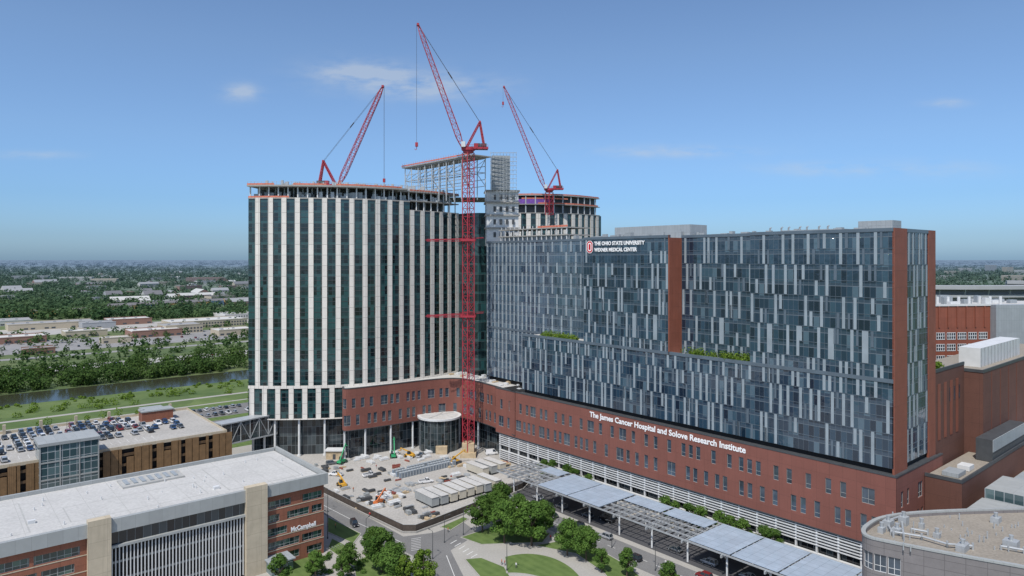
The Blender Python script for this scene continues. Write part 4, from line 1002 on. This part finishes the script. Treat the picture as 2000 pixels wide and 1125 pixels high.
def pallet(m,lab,w=2.4,d=1.2,h=1.1):
    b=MB()
    for i in range(3): b.box(-w/2,-d/2+i*(d-.12)/2,0,w/2,-d/2+.12+i*(d-.12)/2,.14,1)
    for i in range(3):
        for j in range(2): x0=-w/2+i*w/3; b.box(x0+.02,-d/2+j*d/2+.02,.15,x0+w/3-.02,-d/2+(j+1)*d/2-.02,.15+h*R.uniform(.7,1),0)
    o=b.build('material_pallet',[m,'tan']); o['label']=lab; o['category']='pallet'; o['group']='pallets of building materials'; return o
pls=[pallet('white','pallet of white wrapped building materials',4,2,1.3),pallet('redP','pallet of red wrapped materials',3.4,.8,.7),pallet('tan','stack of plywood and lumber',4,1.4,.9),pallet('steel','pallet of grey steel parts',3.2,1.4,1),pallet('contG','grey crate of site equipment',1.8,1.3,1.2),pallet('greyd','dark stack of steel formwork',3.6,1.6,1.0)]
zones=[((690,745,893,905),0,9),((700,800,958,995),None,42),((770,800,900,925),1,6),((880,1000,895,925),2,12),((795,850,990,1018),None,14),((645,690,955,975),None,6),((740,870,880,900),0,12),((850,1000,905,915),None,24),((760,830,940,965),3,14),((850,960,928,948),None,22),((610,700,905,925),None,12),((700,780,915,940),None,10)]
for (u0,u1,v0,v1),k_,n in zones:
    for i in range(n):
        x,y=gp(R.uniform(u0,u1),R.uniform(v0,v1)); use(pls[k_ if k_ is not None else R.choice([0,0,1,2,3,3,4,5,5])],x,y,TH+R.choice([0,math.pi/2])+R.uniform(-.1,.1),.02,R.uniform(.6,1.1))
def telehandler(m,lab,u,v,rz,ang=.35,bl=6):
    x,y=gp(u,v); r=root('telehandler',lab,'construction machine',x,y,.02,rz,group='machines in the construction yard')
    b=MB(); b.hexa([(-2.4,-1,.7),(2.3,-1,.7),(2.3,1,.7),(-2.4,1,.7)],[(-2.2,-.9,1.6),(1.9,-.9,1.4),(1.9,.9,1.4),(-2.2,.9,1.6)]); b.build('body',[m],r)
    for xx in(-1.6,1.6):
        for yy in(-1.15,1.15): w=MB(); w.cyl((xx,yy-.22,.62),(xx,yy+.22,.62),.62,14,0); w.cyl((xx,yy-.24,.62),(xx,yy+.24,.62),.28,10,1); w.build('wheel',['tyre',m],r)
    c=MB(); c.hexa([(-.8,.1,1.5),(.7,.1,1.5),(.7,1,1.5),(-.8,1,1.5)],[(-.6,.2,2.9),(.4,.2,2.9),(.4,.95,2.9),(-.6,.95,2.9)],0,1); c.build('cab',['carglass',m],r)
    d=MB(); p0=Vector((-2,-.4,1.7)); p1=p0+Vector((math.cos(ang),0,math.sin(ang)))*bl; d.beam(p0,p1,.42); d.beam(p0+(p1-p0)*.6,p1+(p1-p0)*.25,.3); e=p1+(p1-p0)*.25
    d.beam(e,e-Vector((0,0,1)),.3); d.beam(e+Vector((0,-.6,-1)),e+Vector((0,.6,-1)),.25); 
    for k in(-.4,.4): d.beam(e+Vector((0,k,-1.2)),e+Vector((1.3,k,-1.2)),.12)
    d.build('boom',[m],r)
telehandler('yellow','yellow telehandler with raised boom in the yard',668,950,2.2,.3)
telehandler('orangeP','orange telehandler beside stacked materials',740,985,1.2,.5,5)
telehandler('green','green boom lift parked near the lobby',668,905,1.2,1.0,6)
telehandler('green','green boom lift raised beside the podium',768,893,1.8,1.1,6)
telehandler('yellow','yellow telehandler beside the crane base',888,905,.5,.5)
telehandler('yellow','yellow loader in front of the podium',800,893,2.6,.2)
x,y=gp(655,895); r=root('site_hut','small tan plywood site hut with flat roof','hut',x,y,.02,0); mb=MB(); mb.box(-3.5,-2,0,3.5,2,3.6,0); mb.box(-4,-2.6,3.6,4,2.4,4,1); mb.build('wall',['tan','white'],r); mb=MB(); mb.box(-.6,-2.05,0,.6,-2.01,2.3); mb.build('door',['greyd'],r)
fpts=[gp(600,946),gp(636,966),gp(700,998),gp(788,1040),gp(812,1040),gp(850,1026),gp(925,996),gp(1020,956),gp(1035,940)]
r=root('site_fence','dark screened fence around the construction yard','fence'); mb=MB(); Pf=Path(fpts)
slabpath(mb,Pf,0,Pf.L,.15,2.4,-.04,.04); mb.build('screen',['fence'],r)
po=MB(); slabpath(po,Pf,0,Pf.L,2.42,2.5,-.06,.06); po.build('rail',['steel'],r)
u=0
while u<Pf.L:
    p=Pf.at(u,-.1); w=MB() ; w.cyl((*p,0),(*p,2.6),.06,6); w.build('post',['steel'],r); u+=3; 
mb=MB(); slabpath(mb,Pf,0,Pf.L,0,.6,.35,.75)
mb.build('concrete_barrier',['slab'],r)
x,y=gp(545,1115); r=root('glass_pavilion','small glazed entrance pavilion with flat grey roof','building',x,y,0,TH); mb=MB(); mb.box(-3,-2.4,0,3,2.4,3.4,0); mb.box(-3.5,-3,3.4,3.5,3,3.7,1); mb.build('wall',['glassS','grey'],r)
def lamp():
    r=root('street_lamp','grey street lamp with single arm at road edge','street lamp',0,0,0,0,group='street lamps along the roads'); b=MB(); b.cyl((0,0,0),(0,0,8),.11,8,0,.07); b.cyl((0,0,0),(0,0,.5),.2,8); b.build('pole',['greyd'],r)
    b=MB(); b.cyl((0,0,7.9),(1.4,0,8.2),.05,6); b.build('arm',['greyd'],r); b=MB(); b.box(1.2,-.15,8.1,1.9,.15,8.25); b.build('lamp_head',['greyd'],r); kids(r); return r
lp=lamp()
for u,v in((640,1000),(715,1065),(845,1092),(905,1045),(868,1060),(1080,1030),(1195,1070),(1280,1115),(990,1115),(640,1052),(1010,980),(560,1010)):
    x,y=gp(u,v); use(lp,x,y,R.random()*6)
for i in range(14): x,y=G(-300+i*45,590); use(lp,x,y,TH,sc=1.3,group='lamps along the highway',label='tall lamp post beside the highway')
for lx in(-100,-75,-50,-25):
    x,y=GQ(lx,28); use(lp,x,y,TH,z=17.4,sc=.9,label='lamp post on the garage roof deck',group='lamps on garage roof')
def person(shirt,lab):
    V=[(0,0,.95),(0,0,1.2),(0,0,1.42),(0,0,1.52),(0,.02,1.68),(.1,0,.9),(.13,.08,.5),(.13,0,.06),(.13,.14,.03),(-.1,0,.9),(-.12,-.1,.5),(-.12,-.2,.08),(-.12,-.06,.03),(.2,0,1.4),(.27,-.03,1.12),(.27,.1,.88),(-.2,0,1.4),(-.27,.03,1.12),(-.27,.1,.9)]
    E_=[(0,1),(1,2),(2,3),(3,4),(0,5),(5,6),(6,7),(7,8),(0,9),(9,10),(10,11),(11,12),(2,13),(13,14),(14,15),(2,16),(16,17),(17,18)]
    rad=[.15,.14,.15,.06,.11,.1,.07,.05,.04,.1,.07,.05,.04,.07,.05,.035,.07,.05,.035]
    me=bpy.data.meshes.new('p'); me.from_pydata(V,E_,[]); o=bpy.data.objects.new('tmp',me); COL.objects.link(o); md=o.modifiers.new('s','SKIN')
    for i,rr in enumerate(rad): me.skin_vertices[0].data[i].radius=(rr,rr*.8 if i<3 else rr)
    me.skin_vertices[0].data[0].use_root=True; sb=o.modifiers.new('b','SUBSURF'); sb.levels=1; sb.render_levels=1
    dg=bpy.context.evaluated_depsgraph_get(); dg.update(); m2=bpy.data.meshes.new_from_object(o.evaluated_get(dg)); bpy.data.objects.remove(o)
    m2.materials.clear()
    for k in('skin',shirt,'asphd','greyd'): m2.materials.append(M[k])
    for p in m2.polygons:
        z=p.center.z; ax=abs(p.center.x); p.material_index=0 if z>1.47 else (2 if z<.93 and ax<.22 else (0 if ax>.24 and z<1.05 else 1))
        if z>1.74: p.material_index=3
    b=bpy.data.objects.new('person',m2); COL.objects.link(b); b['label']=lab; b['category']='person'; b['group']='people walking around the site'; return b
ppl=[person('orangeP','pedestrian in orange vest and dark trousers walking'),person('logoR','pedestrian in red shirt walking on path'),person('white','pedestrian in white shirt walking on path'),person('yellow','site worker in yellow vest standing in yard')]
for i,(u,v) in enumerate(((980,1103),(986,1105),(1008,1110),(640,1030),(655,1032),(722,1010),(1300,1105),(1240,1090),(760,970),(735,915),(845,905),(900,890),(690,960),(1075,1055),(812,925),(880,900),(875,1040))):
    x,y=gp(u,v); use(ppl[i%4],x,y,R.random()*6,.03)
C=[];Rr=[]
for i in range(60):
    x,y=gp(R.uniform(600,720),R.uniform(1080,1125)); C.append((x,y,.5)); Rr.append((.9,.9,.7))
leaf_obj('hedge_planting',leaf_arrays(C,Rr,60,.25),'leafA',kind='stuff',label='low shrubs beside the brick office building',category='plants')
r=root('bicycle_rack','metal hoop bicycle rack on pavement','bike rack',*gp(640,1078),0,TH)
for i in range(8):
    mb=MB(); x=i*.9; mb.cyl((x,0,0),(x,0,.8),.04,6); mb.cyl((x,1,0),(x,1,.8),.04,6); mb.cyl((x,0,.8),(x,1,.8),.04,6); mb.build('hoop',['steel'],r)
# ---------------------------------------------------------------- sky, sun, camera
w=bpy.data.worlds.new('World'); scene.world=w; w.use_nodes=True; nt=w.node_tree; bg=nt.nodes['Background']
sv=Vector((-.32,-.78,0)).normalized(); el=math.radians(57); az=math.atan2(sv.x,sv.y)
sk=nt.nodes.new('ShaderNodeTexSky'); sk.sky_type='NISHITA'; sk.sun_disc=False; sk.sun_elevation=el; sk.sun_rotation=az; sk.altitude=200; sk.air_density=1.0; sk.dust_density=1.2; sk.ozone_density=2.0
def wn(t,**k):
    x=nt.nodes.new(t)
    for a,b in k.items(): setattr(x,a,b)
    return x
def wm(op,a,b=0.,c=0.):
    x=wn('ShaderNodeMath',operation=op)
    for i,v in enumerate((a,b,c)):
        if isinstance(v,bpy.types.NodeSocket): nt.links.new(v,x.inputs[i])
        elif i<len(x.inputs): x.inputs[i].default_value=v
    return x.outputs[0]
tc=wn('ShaderNodeTexCoord'); sp=wn('ShaderNodeSeparateXYZ'); nt.links.new(tc.outputs['Generated'],sp.inputs[0])
rp_=wn('ShaderNodeValToRGB'); nt.links.new(sp.outputs[2],rp_.inputs[0]); e=rp_.color_ramp.elements
e[0].position=0; e[0].color=(.7,1.05,1.6,1); e[1].position=.6; e[1].color=(.92,1.02,1.14,1)
for ps,c_ in((.03,(.6,.88,1.34)),(.08,(.6,.86,1.24)),(.16,(.78,.96,1.2)),(.28,(.92,1.04,1.18))): x=e.new(ps); x.color=(*c_,1)
mx=wn('ShaderNodeMix',data_type='RGBA',blend_type='MULTIPLY'); mx.inputs[0].default_value=1; nt.links.new(sk.outputs[0],mx.inputs[6]); nt.links.new(rp_.outputs[0],mx.inputs[7])
U_=wm('DIVIDE',sp.outputs[0],wm('MAXIMUM',sp.outputs[1],.05)); V2=wm('DIVIDE',sp.outputs[2],wm('MAXIMUM',sp.outputs[1],.05))
cb=wn('ShaderNodeCombineXYZ'); nt.links.new(wm('MULTIPLY',U_,9),cb.inputs[0]); nt.links.new(wm('MULTIPLY',V2,28),cb.inputs[1])
nz=wn('ShaderNodeTexNoise'); nt.links.new(cb.outputs[0],nz.inputs[0]); nz.inputs['Scale'].default_value=1.5; nz.inputs['Detail'].default_value=7; nz.inputs['Roughness'].default_value=.6
tot=None
for cu,cv,ru,rv,st_ in((-.39,.24,.026,.012,.8),(-.22,.27,.07,.016,.9),(-.13,.25,.1,.018,1.),(.235,.155,.1,.008,.7),(.46,.13,.09,.01,.5),(.63,.225,.03,.006,.6),(-.7,.15,.06,.006,.4),(.62,.13,.08,.014,.3)):
    du=wm('DIVIDE',wm('SUBTRACT',U_,cu),ru); dv=wm('DIVIDE',wm('SUBTRACT',V2,cv),rv)
    q=wm('MULTIPLY',wm('EXPONENT',wm('MULTIPLY',wm('ADD',wm('MULTIPLY',du,du),wm('MULTIPLY',dv,dv)),-1.)),st_)
    tot=q if tot is None else wm('ADD',tot,q)
cf=wm('MINIMUM',wm('MULTIPLY',tot,wm('MAXIMUM',wm('MULTIPLY_ADD',nz.outputs[0],3.0,-1.1),0.)),.5); cf=wm('MULTIPLY',cf,wm('GREATER_THAN',sp.outputs[1],.05))
# unseen clouds added behind the camera to vary the glass reflections
n2=wn('ShaderNodeTexNoise'); nt.links.new(tc.outputs['Generated'],n2.inputs[0]); n2.inputs['Scale'].default_value=4.5; n2.inputs['Detail'].default_value=6
bf=wm('MULTIPLY',wm('MINIMUM',wm('MAXIMUM',wm('MULTIPLY_ADD',n2.outputs[0],7.,-3.6),0.),.8),wm('MULTIPLY',wm('LESS_THAN',sp.outputs[1],-.02),wm('GREATER_THAN',sp.outputs[2],.02)))
m2=wn('ShaderNodeMix',data_type='RGBA'); nt.links.new(wm('ADD',cf,bf),m2.inputs[0]); nt.links.new(mx.outputs[2],m2.inputs[6]); m2.inputs[7].default_value=(4.6,5.1,5.7,1)
nt.links.new(m2.outputs[2],bg.inputs[0]); bg.inputs[1].default_value=.12
L=bpy.data.lights.new('sun','SUN'); L.energy=4.2; L.angle=math.radians(.5); L.color=(1,.955,.89); lo=bpy.data.objects.new('sun',L); COL.objects.link(lo)
S3=Vector((sv.x*math.cos(el),sv.y*math.cos(el),math.sin(el))); lo.rotation_euler=S3.to_track_quat('Z','Y').to_euler(); lo.location=(0,0,300)
scene.view_settings.view_transform='Standard'; scene.view_settings.look='None'; scene.view_settings.exposure=0
cd=bpy.data.cameras.new('camera'); cd.lens=24.3; cd.sensor_width=36; cd.shift_y=-57.5/2000; cd.clip_start=1; cd.clip_end=60000
co=bpy.data.objects.new('camera',cd); COL.objects.link(co); co.location=(0,0,H); co.rotation_euler=(math.pi/2,0,0); scene.camera=co
